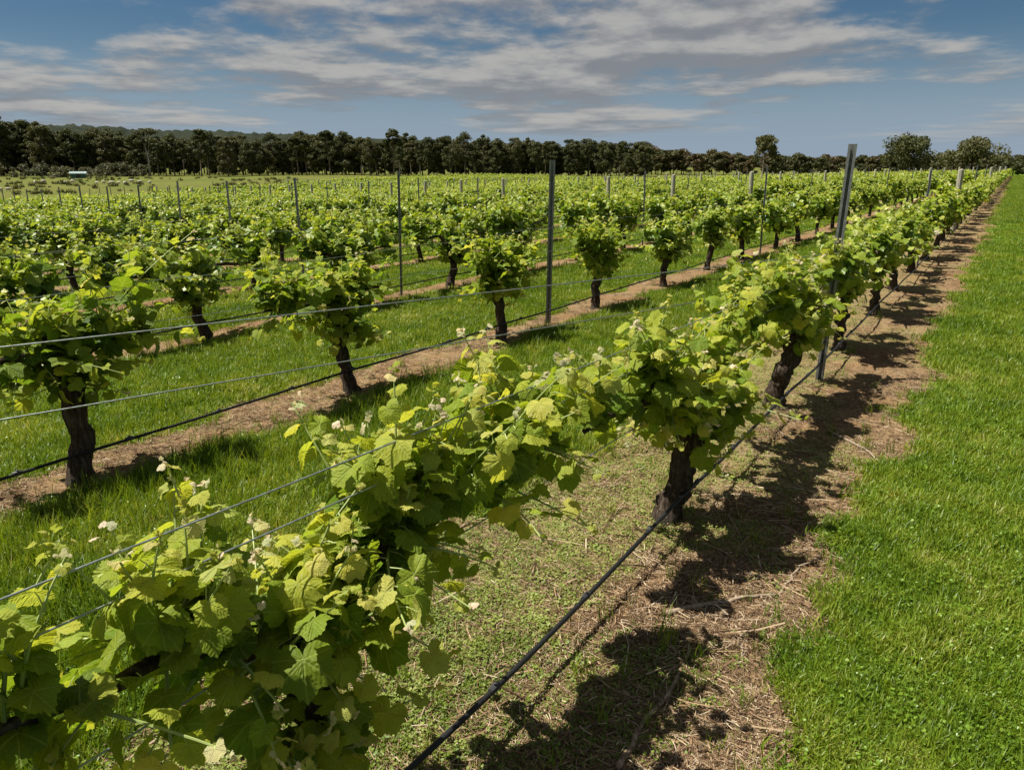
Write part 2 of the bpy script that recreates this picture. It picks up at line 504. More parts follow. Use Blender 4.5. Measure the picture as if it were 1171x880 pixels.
M['woodland'] = tree_material('woodland_foliage', [(0.0, (0.040, 0.060, 0.018)), (0.5, (0.080, 0.080, 0.030)), (1.0, (0.14, 0.085, 0.05))])
M['rush'] = tree_material('rushes', [(0.0, (0.05, 0.06, 0.016)), (0.6, (0.085, 0.09, 0.026)), (1.0, (0.13, 0.115, 0.04))])
M['gum_bark'] = plain('gum_bark', (0.15, 0.125, 0.10), 0.9, 0.1, 0, 4)
M['dead_wood'] = plain('bleached_wood', (0.50, 0.47, 0.42), 0.9, 0.1, 0, 3)

def hill_material():
    m, t, out = mat('forested_hill')
    pos = t.new('ShaderNodeNewGeometry').outputs['Position']
    a = t.noise(pos, 0.045, 5.0, 0.7); b = t.noise(pos, 0.006, 3.0)
    col = t.ramp(a, [(0.3, (0.013, 0.019, 0.012)), (0.55, (0.024, 0.030, 0.018)), (0.75, (0.040, 0.044, 0.026))])
    col = t.mix(t.mapr(b, 0.5, 0.7, 0, 0.4), col, (0.034, 0.039, 0.024))
    principled(t, out, col, 0.95, 0.05, normal=bump(t, a, 1.0, 8.0))
    return m
M['hill'] = hill_material()

# ------------------------------------------------------------------ ground sheet
def steps(*segs):
    out = []
    for a, b, d in segs:
        n = max(1, int(round((b - a) / d))); out += list(np.linspace(a, b, n, endpoint=False))
    return np.array(out + [segs[-1][1]])

gx = steps((-1100, -300, 80), (-300, EDGE_X - 4, 12), (EDGE_X - 4, -60, 0.5), (-60, -20, 0.35), (-20, -8.5, 0.14), (-8.5, 2.5, 0.06), (2.5, 8, 0.2), (8, 30, 2), (30, 900, 60))
gy = steps((-60, -4, 8), (-4, 0, 0.4), (0, 9, 0.06), (9, 25, 0.2), (25, 60, 0.8), (60, ROW_END + 4, 3), (ROW_END + 4, 300, 12), (300, 2300, 100))
X, Y = np.meshgrid(gx, gy); Z = ground_z(X, Y)
so = soil_amount(X, Y); we = weed_amount(X, Y) * so
tone = np.stack([so, we, in_field(X, Y), np.ones_like(X)], -1).reshape(-1, 4)
nx_, ny_ = len(gx), len(gy)
ii = (np.arange(ny_ - 1)[:, None] * nx_ + np.arange(nx_ - 1)[None, :])
gm = MB(); gm.add(np.stack([X, Y, Z], -1), [np.stack([ii, ii + 1, ii + nx_ + 1, ii + nx_], -1).reshape(-1, 4)], tone=tone)
tag(gm.build('ground', M['ground'], smooth=True), 'vineyard ground with grassed alleys and bare strips under each row', None, None, 'structure')

# far hills: long wooded ridges with some depth
def ridge(name, az0, az1, dist, hfun, seed, depth=500.0):
    rng = np.random.default_rng(seed); n = 650
    az = np.radians(np.linspace(az0, az1, n)); prof = np.linspace(0, 1, 12)
    hh = np.array([hfun(math.degrees(a)) for a in az])
    for f, am in ((0.35, 0.03), (0.9, 0.02), (2.6, 0.010), (6.1, 0.008)):
        hh = hh * (1 + am * np.sin(f * np.degrees(az) + rng.uniform(0, 6)))
    v = []
    for q in prof:
        k = math.sin(min(q * 1.25, 1.0) * PI / 2) if q < 0.8 else math.cos((q - 0.8) / 0.2 * PI / 2) * 0.95 + 0.05
        r = dist + (q - 0.8) * depth
        tree = rng.normal(0, 1, n) * 1.3 * (q > 0.05)
        v.append(np.column_stack([np.sin(az) * r, np.cos(az) * r, hh * k + tree - (3 if q == 0 else 0)]))
    i = np.arange(11)[:, None] * n + np.arange(n - 1)[None, :]
    mb = MB(); mb.add(np.concatenate(v), [np.stack([i, i + 1, i + n + 1, i + n], -1).reshape(-1, 4)])
    return tag(mb.build(name, M['hill'], smooth=True), 'long low wooded hills along the horizon', None, None, 'structure')

def interp_az(tab):
    a = np.array(tab, float); return lambda z: float(np.interp(z, a[:, 0], a[:, 1]))
# horizon profile, as height in metres at 1500 m
ridge('hills', -95, 22, 1500, interp_az([(-95, 66), (-68, 68), (-64, 68), (-58, 64), (-52, 59), (-46, 55), (-36, 44), (-30, 35), (-24, 25), (-15, 17), (-8, 12), (0, 9), (22, 9)]), 3)

# ------------------------------------------------------------------ vine leaves
def leaf_outline(deg):
    tab = np.array([(0, 1.0), (12, .91), (24, .80), (36, .87), (48, .95), (60, .86), (76.5, .74), (90, .80), (105, .86), (122, .78), (140, .70), (155, .60), (168, .36), (180, .13)])
    return np.interp(np.abs(deg), tab[:, 0], tab[:, 1])

def leaf_template(level, rng):
    half = {0: [0, 6, 12, 18, 24, 30, 36, 42, 48, 55, 62, 69, 76.5, 84, 91, 98, 105, 114, 123, 132, 141, 150, 160, 170],
            1: [0, 12, 24, 36, 48, 62, 76.5, 91, 105, 125, 145, 165],
            2: [0, 24, 48, 76.5, 105, 150],
            3: [0, 55, 120]}[level]
    deg = np.array(half + [180] + [-d for d in half[:0:-1]], float)
    n = len(deg)
    r = leaf_outline(deg) * (1 + rng.normal(0, 0.03, n))
    if level == 0:
        r = r * np.where(np.arange(n) % 2 == 0, 1.03, 0.965)
    if level == 3: r = np.array([1.0, .85, .75, .15, .75, .85])[:n] if n == 6 else r
    th = np.radians(deg)
    rings = [0.5, 1.0] if level == 0 else [1.0]
    pts = [np.zeros((1, 2))]
    for q in rings: pts.append(np.column_stack([np.sin(th), np.cos(th)]) * (r * q)[:, None])
    p = np.concatenate(pts)
    veins = np.radians([0, 48, -48, 105, -105])
    ang = np.arctan2(p[:, 0], p[:, 1]); rad = np.hypot(p[:, 0], p[:, 1])
    dl = np.abs((ang[:, None] - veins[None, :] + PI) % (2 * PI) - PI); dm = np.minimum(dl.min(1), PI / 2)
    uv = np.column_stack([rad * np.sin(dm), rad * np.cos(dm)])
    cup, fold, droop = rng.uniform(-0.06, 0.40), rng.uniform(-0.04, 0.34), rng.uniform(0.0, 0.45)
    ph = rng.uniform(0, 2 * PI, 2); wav = rng.uniform(0.05, 0.12)
    z = -cup * rad ** 2 + fold * np.abs(p[:, 0]) - droop * np.clip(p[:, 1], 0, None) ** 2 + wav * rad * np.sin(3 * ang + ph[0]) + 0.5 * wav * rad * np.sin(5 * ang + ph[1])
    if level == 0:
        z += -0.10 * uv[:, 0] * (rad > 0) * np.where(rad > 0, 1, 0) + 0.02 * rng.normal(size=len(z)) * rad
    v = np.column_stack([p, z])
    v[:, 1] *= 1.0
    j = np.arange(n); jn = (j + 1) % n
    f3 = np.stack([np.zeros(n, int), 1 + jn, 1 + j], -1)
    fs = [f3]
    if level == 0: fs.append(np.stack([1 + j, 1 + jn, 1 + n + jn, 1 + n + j], -1))
    return v, fs, uv

_tr = np.random.default_rng(77)
TEMPL = {lv: [leaf_template(lv, _tr) for _ in range(9 if lv < 2 else 5)] for lv in range(4)}

def put_leaves(mb, level, pos, nor, tip, size, age, rng, matslot=0):
    pos = np.asarray(pos, float)
    if len(pos) == 0: return
    nor = nrm(nor); tip = np.asarray(tip, float); tip = nrm(tip - nor * (tip * nor).sum(1, keepdims=True)); side = np.cross(tip, nor)
    size = np.asarray(size, float); age = np.asarray(age, float)
    which = rng.integers(0, len(TEMPL[level]), len(pos)); rnd = rng.uniform(0, 1, len(pos))
    for k, (v, fs, uv) in enumerate(TEMPL[level]):
        idx = np.nonzero(which == k)[0]
        if len(idx) == 0: continue
        m = len(v)
        w = v[None] * size[idx][:, None, None]
        P = pos[idx][:, None, :] + w[..., 0:1] * side[idx][:, None, :] + w[..., 1:2] * tip[idx][:, None, :] + w[..., 2:3] * nor[idx][:, None, :]
        off = (np.arange(len(idx)) * m)[:, None, None]
        tn = np.stack([np.repeat(age[idx], m), np.repeat(rnd[idx], m), np.zeros(len(idx) * m), np.ones(len(idx) * m)], -1)
        mb.add(P.reshape(-1, 3), [(f[None] + off).reshape(-1, f.shape[1]) for f in fs], np.tile(uv, (len(idx), 1)), tn, matslot)

# ------------------------------------------------------------------ a grapevine
def make_shoot(start, dirv, length, rng, level, leaf_size, spread=1.0, hang=0.0):
    """One green shoot: its cane points and the leaves along it."""
    n = 7
    t = np.linspace(0, 1, n)
    bend = rng.normal(0, 0.16, 3) * np.array([1, 1, 0.4]); bend[2] -= hang
    pts = start + np.outer(t * length, dirv) + np.outer(t ** 2 * length, bend)
    step = {0: 0.042, 1: 0.050, 2: 0.075, 3: 0.12}[level]
    k = max(4, int(length / step))
    tt = np.clip((np.arange(k) + rng.uniform(-0.2, 0.2, k) + 0.5) / k, 0.03, 1)
    base = np.stack([np.interp(tt, t, pts[:, i]) for i in range(3)], -1)
    d = nrm(pts[-1] - pts[0])
    ref = nrm(np.cross(d, rng.normal(size=3))); ref2 = np.cross(d, ref)
    ph = rng.uniform(0, 2 * PI) + np.arange(k) * PI + rng.normal(0, 0.55, k)
    out = np.cos(ph)[:, None] * ref + np.sin(ph)[:, None] * ref2
    out = nrm(out + d * 0.35 + np.array([0, 0, 0.15]))
    size = leaf_size * np.interp(tt, [0, 0.25, 0.6, 0.85, 1], [0.85, 1.05, 0.95, 0.55, 0.28]) * rng.uniform(0.75, 1.2, k)
    age = np.clip(np.interp(tt, [0, 0.4, 0.72, 0.93, 1], [0.10, 0.36, 0.58, 0.75, 0.87]) + rng.normal(0, 0.09, k) - (0.09 if level > 0 else 0.0), 0, 1)
    pet = size * rng.uniform(0.6, 1.0, k)
    pos = base + out * pet[:, None]
    nor = nrm(np.array([-0.18, -0.08, 0.80]) + out * 0.55 + rng.normal(0, 0.38, (k, 3)))
    tip = out + np.array([0, 0, -0.35]) + rng.normal(0, 0.25, (k, 3))
    # the folded fuzzy cluster at the tip
    m = int(rng.integers(3, 6)) if level == 0 else int(rng.integers(0, 4)) if level == 1 else int(rng.uniform() < 0.45)
    tp = pts[-1] + rng.normal(0, 0.010, (m, 3)) + np.array([0, 0, 0.008])
    tn = nrm(rng.normal(0, 0.7, (m, 3)) + np.array([0, 0, 0.8])); tt2 = rng.normal(0, 1, (m, 3)) + np.array([0, 0, 0.5])
    ts = leaf_size * rng.uniform(0.10, 0.26, m) * (1.0 if level < 2 else 1.2); ta = rng.uniform(0.88, 1.0, m) if rng.uniform() < 0.48 else rng.uniform(0.60, 0.84, m)
    return dict(pts=pts, base=base, pos=np.concatenate([pos, tp]), nor=np.concatenate([nor, tn]), tip=np.concatenate([tip, tt2]),
                size=np.concatenate([size, ts]), age=np.concatenate([age, ta]))

def draw_shoot(mb, s, rng, level):
    if level < 2:
        tube(mb, s['pts'], np.linspace(0.0048, 0.0018, len(s['pts'])), 5 if level == 0 else 3, 1, None, False)
        k = len(mb.tn[-1]); mb.tn[-1][:, 0] = np.repeat(np.linspace(0.25, 1, len(s['pts'])), k // len(s['pts']))[:k]
    if level == 0:
        for b, p in zip(s['base'], s['pos']):
            mid = (b + p) / 2 + np.array([0, 0, 0.006])
            tube(mb, [b, mid, p], [0.0016, 0.0013, 0.0012], 3, 1, (0.9, 0, 0, 1), False)
    put_leaves(mb, level, s['pos'], s['nor'], s['tip'], s['size'], s['age'], rng)

def vine_parts(seed, level, head=0.62, lean=(0, 0), arms=(0.85, 0.85), n_shoots=30, length=(0.22, 0.44), leaf=0.072, head_share=0.4, low=0.15,
               thick=0.062, arm_z=0.82, drop=0.0, arm_w=None, suckers=0):
    """Trunk mesh, cordon meshes and shoots of one vine, standing at the origin, cordons along Y."""
    rng = np.random.default_rng(seed)
    sides = {0: 16, 1: 12, 2: 7, 3: 5}[level]; nr = {0: 22, 1: 14, 2: 7, 3: 4}[level]
    t = np.linspace(0, 1, nr)
    ph = rng.uniform(0, 6.28, 2); am = rng.uniform(0.008, 0.028)
    px = lean[0] * t + am * np.sin(t * 4.2 + ph[0]) - am * math.sin(ph[0]); py = lean[1] * t + am * np.sin(t * 3.7 + ph[1]) - am * math.sin(ph[1])
    if level < 2:                                                # old wood: kinked, never straight
        kx = np.cumsum(rng.normal(0, 0.011, nr)); ky = np.cumsum(rng.normal(0, 0.011, nr))
        px = px + kx - t * kx[-1]; py = py + ky - t * ky[-1]
    pts = np.column_stack([px, py, -0.05 + t * (head + 0.05)])
    rad = thick * np.interp(t, [0, 0.10, 0.35, 0.75, 0.92, 1], [1.40, 1.08, 0.86, 0.92, 1.28, 0.85]) * (1 + (rng.normal(0, 0.07, nr) if level < 2 else 0))
    tr = MB(); tube(tr, pts, rad, sides, wob=0.12 if level < 2 else 0.05, rng=rng)
    top = pts[-1]
    if level < 2:
        for _ in range(rng.integers(1, 4)):                      # old pruning spurs
            q = rng.integers(int(nr * 0.45), nr - 1); a = rng.uniform(0, 6.28); dv = np.array([math.cos(a), math.sin(a), 0.35])
            tube(tr, [pts[q] + dv * thick * 0.5, pts[q] + dv * thick * 1.35, pts[q] + dv * thick * rng.uniform(1.6, 2.2)], [0.03, 0.024, 0.014], 7, wob=0.1, rng=rng)
    cords, shoots = [], []
    paths = []
    for sgn, ln in ((-1, arms[0]), (1, arms[1])):
        if ln <= 0: continue
        u = np.linspace(0, 1, 9 if level < 2 else 5)
        az = arm_z + rng.normal(0, 0.02)
        pz = top[2] - 0.03 + (az - top[2] + 0.03) * np.clip(u * 2.6, 0, 1) ** 0.7 + 0.015 * np.sin(u * 9 + rng.uniform(0, 6))
        q = np.column_stack([top[0] * (1 - u) + rng.normal(0, 0.014, len(u)) * u, top[1] + sgn * ln * u, pz])
        mb = MB(); tube(mb, q, thick * np.linspace(0.52, 0.15, len(u)) , max(5, sides - 4), wob=0.10, rng=rng)
        cords.append(mb); ns = max(3, int(ln / 0.17)); spur = np.clip((np.arange(ns) + 0.6 + rng.uniform(-0.35, 0.35, ns)) / ns, 0.1, 1); spur[-1] = 0.98; vig = rng.uniform(0.35, 1.0, ns)
        paths.append((q, sgn, spur, vig / vig.sum(), vig))
    for i in range(n_shoots):
        grow = 1.0
        if rng.uniform() < head_share or not paths:
            a = rng.uniform(0, 2 * PI); el = rng.uniform(-0.5, 1.45)
            st = top + rng.normal(0, 0.05, 3) * np.array([1, 1.6, 1]) + np.array([0, 0, rng.uniform(-0.05, 0.18)])
            dv = np.array([math.cos(a) * math.cos(el) * 0.9, math.sin(a) * math.cos(el), math.sin(el)]); hang = 0.12 + drop
        else:
            q, sgn, spur, pw, vig = paths[rng.integers(0, len(paths))] if arm_w is None else paths[0 if rng.uniform() < arm_w else 1]
            si = rng.choice(len(spur), p=pw); u = float(np.clip(spur[si] + rng.normal(0, 0.05), 0.05, 1.0)); grow = 0.7 + 0.45 * vig[si]; x = np.linspace(0, 1, len(q))
            st = np.array([np.interp(u, x, q[:, c]) for c in range(3)])
            dv = np.array([rng.normal(0, 0.38), rng.normal(0, 0.36), 1.0]); hang = 0.03 + drop * 0.5
            if rng.uniform() < low: dv = np.array([rng.normal(0, 0.8), rng.normal(0, 0.4), rng.uniform(-0.5, 0.25)]); hang = 0.25
        lf = leaf * (0.84 if arm_w is not None and st[1] < top[1] - 0.12 else 1.0)
        L = rng.uniform(*length) * grow * (1.0 if dv[2] > 0 else 0.75)
        if level > 0 and rng.uniform() < 0.07: L *= 1.4
        shoots.append(make_shoot(st, nrm(dv), L, rng, level, lf * rng.uniform(0.85, 1.15), hang=hang))
    for i in range(suckers):
        st = top + np.array([0.05, rng.uniform(-0.14, 0.08), -rng.uniform(0.02, 0.22)])
        dv = np.array([rng.uniform(0.4, 1.0), rng.normal(0, 0.35), rng.uniform(0.1, 0.9)])
        if arm_w is None:
            a = rng.uniform(0, 2 * PI); st = top + np.array([0.05 * math.cos(a), 0.05 * math.sin(a), -rng.uniform(0.0, 0.12)]); dv = np.array([math.cos(a), math.sin(a), rng.uniform(-0.5, 0.4)])
        shoots.append(make_shoot(st, nrm(dv), rng.uniform(0.18, 0.34), rng, level, leaf * rng.uniform(0.85, 1.1), hang=0.1))
    return tr, cords, shoots, rng

def row_xy(k, y):
    x = ROW0 - ROW_STEP * k
    return x, y, float(ground_z(x, y))

ORD = "first second third fourth fifth sixth seventh eighth ninth tenth eleventh twelfth thirteenth fourteenth fifteenth sixteenth seventeenth eighteenth nineteenth twentieth".split()
TENS = {2: 'twenty', 3: 'thirty', 4: 'forty', 5: 'fifty', 6: 'sixty', 7: 'seventy', 8: 'eighty', 9: 'ninety'}
def ordinal(i):
    if i <= 20: return ORD[i - 1]
    if i > 99: return 'hundred and ' + ordinal(i - 100)
    t, u = divmod(i, 10)
    if u == 0: return TENS[t][:-1] + 'ieth'
    return TENS[t] + '-' + ORD[u - 1]

def row_phrase(k):
    return ['the nearest row', 'the second row', 'the third row'][k] if k < 3 else f'the {ordinal(k + 1)} row'

VINE_GROUP = 'grapevines in trellised rows'

# every vine that the view could take in, nearest first
spots = []
for k in range(N_ROWS):
    for n in range(-16, 78):
        y = 3.25 + SKEW * k + VINE_STEP * n
        if y > ROW_END: break
        x, _, z = row_xy(k, y)
        if not in_block(x, y): continue
        if in_view(x, y, z + 0.8, 150) and math.hypot(x, y) > 0.9:
            spots.append((math.hypot(x, y), k, n, x, y, z))
spots.sort()
MAX_VINES = 292
rng_v = np.random.default_rng(11)

SPECIAL = {   # the vines close enough to be known one by one: shape, and how they look
    (0, -1): (dict(arms=(0.84, 1.04), n_shoots=136, length=(0.20, 0.42), head_share=0.22, low=0.32, lean=(-0.04, -0.10), head=0.58, arm_z=0.82, leaf=0.064, thick=0.05, arm_w=0.50, suckers=9), 'bushy grapevine nearest the camera, its big lit leaves overhanging the wires'),
    (0, 0): (dict(arms=(1.0, 1.0), n_shoots=128, leaf=0.066, length=(0.20, 0.42), head_share=0.42, low=0.34, lean=(0.10, 0.06), head=0.55, arm_z=0.80, thick=0.07), 'bushy grapevine with leaning dark trunk, just before the leaning steel post'),
    (0, 1): (dict(arms=(1.0, 1.0), n_shoots=96, low=0.22, leaf=0.068, length=(0.2, 0.42), head_share=0.4, lean=(0.06, 0.05), thick=0.072), 'grapevine with thick black trunk right beside the leaning steel post'),
    (1, -1): (dict(arms=(0.62, 0.45), suckers=4, arm_z=0.80, n_shoots=74, leaf=0.066, length=(0.24, 0.50), head_share=0.62, low=0.25, thick=0.066, head=0.66, lean=(-0.02, 0.0)), 'stout grapevine with grey forked trunk at the left edge of the second row'),
    (1, 0): (dict(arms=(0.75, 0.45), suckers=5, arm_z=0.80, n_shoots=78, leaf=0.066, low=0.25, length=(0.22, 0.50), head_share=0.5, thick=0.058, head=0.62), 'grapevine with straight dark trunk and long side arm in the second row'),
    (1, 1): (dict(arms=(0.3, 0.45), suckers=10, arm_z=0.76, n_shoots=105, leaf=0.066, length=(0.22, 0.52), head_share=0.72, thick=0.06, head=0.62, drop=0.25, low=0.25), 'dense tall round grapevine left of the upright slotted post in the second row'),
    (1, 2): (dict(arms=(0.4, 0.6), suckers=10, arm_z=0.76, n_shoots=84, leaf=0.066, low=0.25, length=(0.22, 0.50), head_share=0.5, thick=0.060), 'grapevine with pale scarred trunk right of the upright slotted post'),
}

bank = {1: [], 2: []}
def bank_entry(level, seed):
    r = np.random.default_rng(seed)
    kw = dict(suckers=int(r.integers(3, 8)), arm_z=r.uniform(0.72, 0.82), head=r.uniform(0.54, 0.64), lean=(r.normal(0, 0.04), r.normal(0, 0.05)), arms=(r.uniform(0.55, 1.05), r.uniform(0.55, 1.05)),
              n_shoots=int(r.integers(84, 104)) if level == 1 else int(r.integers(88, 108)), length=(0.24, 0.54), low=0.32, leaf=0.071 if level == 1 else 0.090, head_share=r.uniform(0.32, 0.55), drop=r.uniform(0, 0.2),
              thick=r.uniform(0.05, 0.066))
    tr, co, sh, rg = vine_parts(seed, level, **kw)
    f = MB()
    for s in sh: draw_shoot(f, s, rg, level)
    return tr.mesh('trunk', M['bark'], True), [c.mesh('cordon', M['bark'], True) for c in co], f.mesh('foliage', [M['leaf'], M['stem']])
for i in range(9): bank[1].append(bank_entry(1, 300 + i))
for i in range(9): bank[2].append(bank_entry(2, 400 + i))

first_in_row = {}
built = set()
for d, k, n, x, y, z in spots[:MAX_VINES]:
    first_in_row.setdefault(k, n); first_in_row[k] = min(first_in_row[k], n)
for d, k, n, x, y, z in spots[:MAX_VINES]:
    built.add((k, n))
    jx, jy = rng_v.normal(0, 0.03), rng_v.normal(0, 0.06)
    if k == 0 and n > 1: who = f'{ordinal(n - 1)} grapevine beyond the leaning steel post in the nearest row'
    else: who = f'{ordinal(n - first_in_row[k] + 1)} grapevine in {row_phrase(k)}, counted from the left edge of view'
    if (k, n) in SPECIAL:
        kw, who = SPECIAL[(k, n)]
        jx = jy = 0.0
    root = empty('grapevine', (x + jx, y + jy, z), who, 'grapevine', VINE_GROUP)
    if (k, n) in SPECIAL:
        level = 0 if k == 0 else 1
        tr, co, sh, rg = vine_parts(1000 + 37 * k + n, level, **kw)
        tr.build('trunk', M['bark'], root, True)
        for c in co: c.build('cordon', M['bark'], root, True)
        if k == 0:
            fo = MB(); keep = []
            for i, s in enumerate(sh):
                if i % 4 == 0: draw_shoot(fo, s, rg, level)
                else: keep.append(s)
            fo = fo.build('foliage', [M['leaf_near'], M['stem']], root)
            for s in keep:
                mb = MB(); draw_shoot(mb, s, rg, level); mb.build('shoot', [M['leaf_near'], M['stem']], fo)
        else:
            fo = MB()
            for s in sh: draw_shoot(fo, s, rg, level)
            fo.build('foliage', [M['leaf_near'], M['stem']], root)
    else:
        level = 1 if d < 15 else 2
        trm, com, fom = bank[level][int(rng_v.integers(0, 9))]
        link('trunk', trm, root)
        for c in com: link('cordon', c, root)
        link('foliage', fom, root)
        root.rotation_euler = (0, 0, (0 if rng_v.uniform() < 0.5 else PI) + rng_v.normal(0, 0.08))
        sc = rng_v.uniform(0.90, 1.10); root.scale = (sc, sc, sc * rng_v.uniform(0.95, 1.06))

# the farther vines, past what one could single out: one mass
mass = MB(); rng_m = np.random.default_rng(21)
tm = []
for i in range(12):
    r = np.random.default_rng(700 + i)
    tr, co, sh, rg = vine_parts(700 + i, 3, n_shoots=60 if i < 6 else 24, length=(0.24, 0.50), leaf=0.12 if i < 6 else 0.19, head_share=0.35, arms=(0.95, 0.95))
    b = MB(); tube(b, [(0, 0, -0.05), (0.01, 0, 0.3), (0, 0, 0.65)], 0.06, 4, 1)
    for s in sh: put_leaves(b, 3, s['pos'], s['nor'], s['tip'], s['size'], s['age'], rg)
    tm.append((np.concatenate(b.v), b.f, b.m, np.concatenate(b.uv), np.concatenate(b.tn)))
for d, k, n, x, y, z in spots[MAX_VINES:]:
    v, f, mm, uv, tn = tm[int(rng_m.integers(0, 6)) + (6 if d > 62 else 0)]
    a = rng_m.normal(0, 0.1) + (PI if rng_m.uniform() < 0.5 else 0); c, s = math.cos(a), math.sin(a); sc = rng_m.uniform(0.9, 1.12)
    w = np.column_stack([v[:, 0] * c - v[:, 1] * s, v[:, 0] * s + v[:, 1] * c, v[:, 2]]) * sc + np.array([x, y, z])
    n0 = mass.n
    for q, mi in zip(f, mm): mass.f.append(q + n0); mass.m.append(mi)
    mass.v.append(w); mass.uv.append(uv); mass.tn.append(tn); mass.n += len(w)
tag(mass.build('distant_grapevines', [M['leaf'], M['bark']]), 'far rows of green grapevines running on to the dark treeline', 'grapevines', None, 'stuff')

# ------------------------------------------------------------------ trellis posts
def channel_profile(w=0.064, d=0.044, t=0.004, lip=0.020):
    h = w / 2   # opens towards -Y, with inward lips that leave a slot
    return [(-h, d / 2), (h, d / 2), (h, -d / 2), (h - lip, -d / 2), (h - lip, -d / 2 + t), (h - t, -d / 2 + t), (h - t, d / 2 - t),
            (-h + t, d / 2 - t), (-h + t, -d / 2 + t), (-h + lip, -d / 2 + t), (-h + lip, -d / 2), (-h, -d / 2)]

def steel_post_mesh(h, lean, full):
    mb = MB(); prof = channel_profile() if full else channel_profile(0.036, 0.026, 0.004, 0.010)
    v, q = extrude(mb, prof, [(lean[0] * z, lean[1] * z, z) for z in (-0.1, 0.4, 0.9, 1.4, h)])
    k = len(prof)
    tops = [(4 * k + a, 4 * k + b, 4 * k + c, 4 * k + d) for a, b, c, d in ((0, 7, 6, 1), (1, 6, 5, 2), (2, 5, 4, 3), (0, 11, 8, 7), (11, 10, 9, 8))]
    mb.add(v, [q, tops])
    return mb.mesh('steel_post', M['steel'])

def wire_hook(z, lean, side=1):
    mb = MB(); x0 = lean[0] * z; y0 = lean[1] * z
    tube(mb, [(x0 + side * 0.030, y0 - 0.01, z), (x0 + side * 0.045, y0 - 0.02, z + 0.004), (x0 + side * 0.048, y0 - 0.02, z + 0.02)], 0.0035, 5)
    return mb

def timber_mesh(seed):
    r = np.random.default_rng(seed); h = 1.70; zz = np.linspace(-0.1, h, 9); l = r.normal(0, 0.02, 2)
    mb = MB(); tube(mb, np.column_stack([l[0] * zz, l[1] * zz, zz]), 0.076 * np.linspace(1.06, 0.94, 9), 12, wob=0.025, rng=r)
    return mb.mesh('timber_post', M['timber'])
timber_bank = [timber_mesh(60 + i) for i in range(5)]
steel_bank = [steel_post_mesh(1.83, (l0, l1), False) for l0, l1 in ((0.0, 0.01), (0.02, -0.01), (-0.015, 0.01), (0.03, 0.02))]
special_posts = {(0, 0): ((-1.13, 6.42), 1.93, (0.012, 0.012), 'slotted galvanised post leaning beside the thick black vine trunk, nearest of all posts'),
                 (1, 0): ((-4.36, 7.22), 1.86, (0.012, 0.0), 'tall slender slotted post standing clear between two vines of the second row')}
rng_p = np.random.default_rng(8)
post_count = {}
for k in range(N_ROWS):
    for m_ in range(-6, 22):
        y = 6.42 + SKEW * k * 1.03 + 8.68 * m_
        if y > ROW_END + 1: break
        x, _, z = row_xy(k, y)
        if not in_block(x, y) or math.hypot(x, y) > 120 or not in_view(x, y, z + 1.4, 15): continue
        timber = m_ % 3 == 2
        kind = 'timber_post' if timber else 'steel_post'
        post_count[(k, kind)] = post_count.get((k, kind), 0) + 1
        i = post_count[(k, kind)]
        mat_word = 'weathered round timber' if timber else 'thin grey steel'
        label = f'{mat_word} post, {ordinal(i)} of its kind along {row_phrase(k)}'
        if (k, m_) in special_posts:
            (x, y), h, ln, label = special_posts[(k, m_)]
            o = link(kind, steel_post_mesh(h, ln, True), None, (x, y, z))
            o.rotation_euler = (0, 0, 0.17 if k == 0 else 0.55)
            for hz in (0.84, 1.10): wire_hook(hz, ln).build('wire_hook', M['steel'], o)
        elif timber:
            o = link(kind, timber_bank[int(rng_p.integers(0, 5))], None, (x, y, z - rng_p.uniform(0, 0.05))); o.rotation_euler = (0, 0, rng_p.uniform(0, 6.28))
        else:
            o = link(kind, steel_bank[int(rng_p.integers(0, 4))], None, (x, y, z - rng_p.uniform(0, 0.10))); o.rotation_euler = (0, 0, 0.4 + rng_p.normal(0, 0.2))
        tag(o, label, 'trellis post', 'weathered timber trellis posts' if timber else 'steel trellis posts')

# ------------------------------------------------------------------ wires and drip lines
def run(pts_fun, y0, y1, step, r, name, m, sides=6):
    n = max(2, int((y1 - y0) / step)); ys = np.linspace(y0, y1, n)
    mb = MB(); tube(mb, [pts_fun(y) for y in ys], r, sides)
    return mb.build(name, m, None, True)

def line3(a, b, n, sag=0.0, ext=0.0):
    a = np.array(a, float); b = np.array(b, float); t = np.linspace(-ext, 1, n)
    p = a + np.outer(t, b - a); p[:, 2] -= sag * np.clip(4 * t * (1 - t), 0, None)
    return p
P0 = (-1.13, 6.42)
def hung(z_post, left, label, ext, r=0.0024, sag=0.0):
    mb = MB(); tube(mb, line3(left, (P0[0] + 0.01 * z_post, P0[1] - 0.03, z_post), 24, sag, ext), r, 5)
    tag(mb.build('trellis_wire', M['wire'], None, True), label, 'wire', 'trellis wires')
hung(1.07, (-3.18, 1.135, 1.074), 'upper slack wire strung across the alley to the leaning post', 1.0, 0.0036)
hung(0.86, (-3.134, 1.066, 0.803), 'lower slack wire strung across the alley to the leaning post', 1.0, 0.0036)
hung(0.965, (-1.22, 0.40, 1.095), 'topmost taut wire above the leaves of the nearest grapevine', 0.35)
hung(0.83, (-1.24, 0.352, 0.997), 'middle taut wire running through the leaves of the nearest grapevine', 0.35)
hung(0.60, (-1.22, 0.58, 0.715), 'lowest taut wire below the leaves of the nearest grapevine', 0.6)

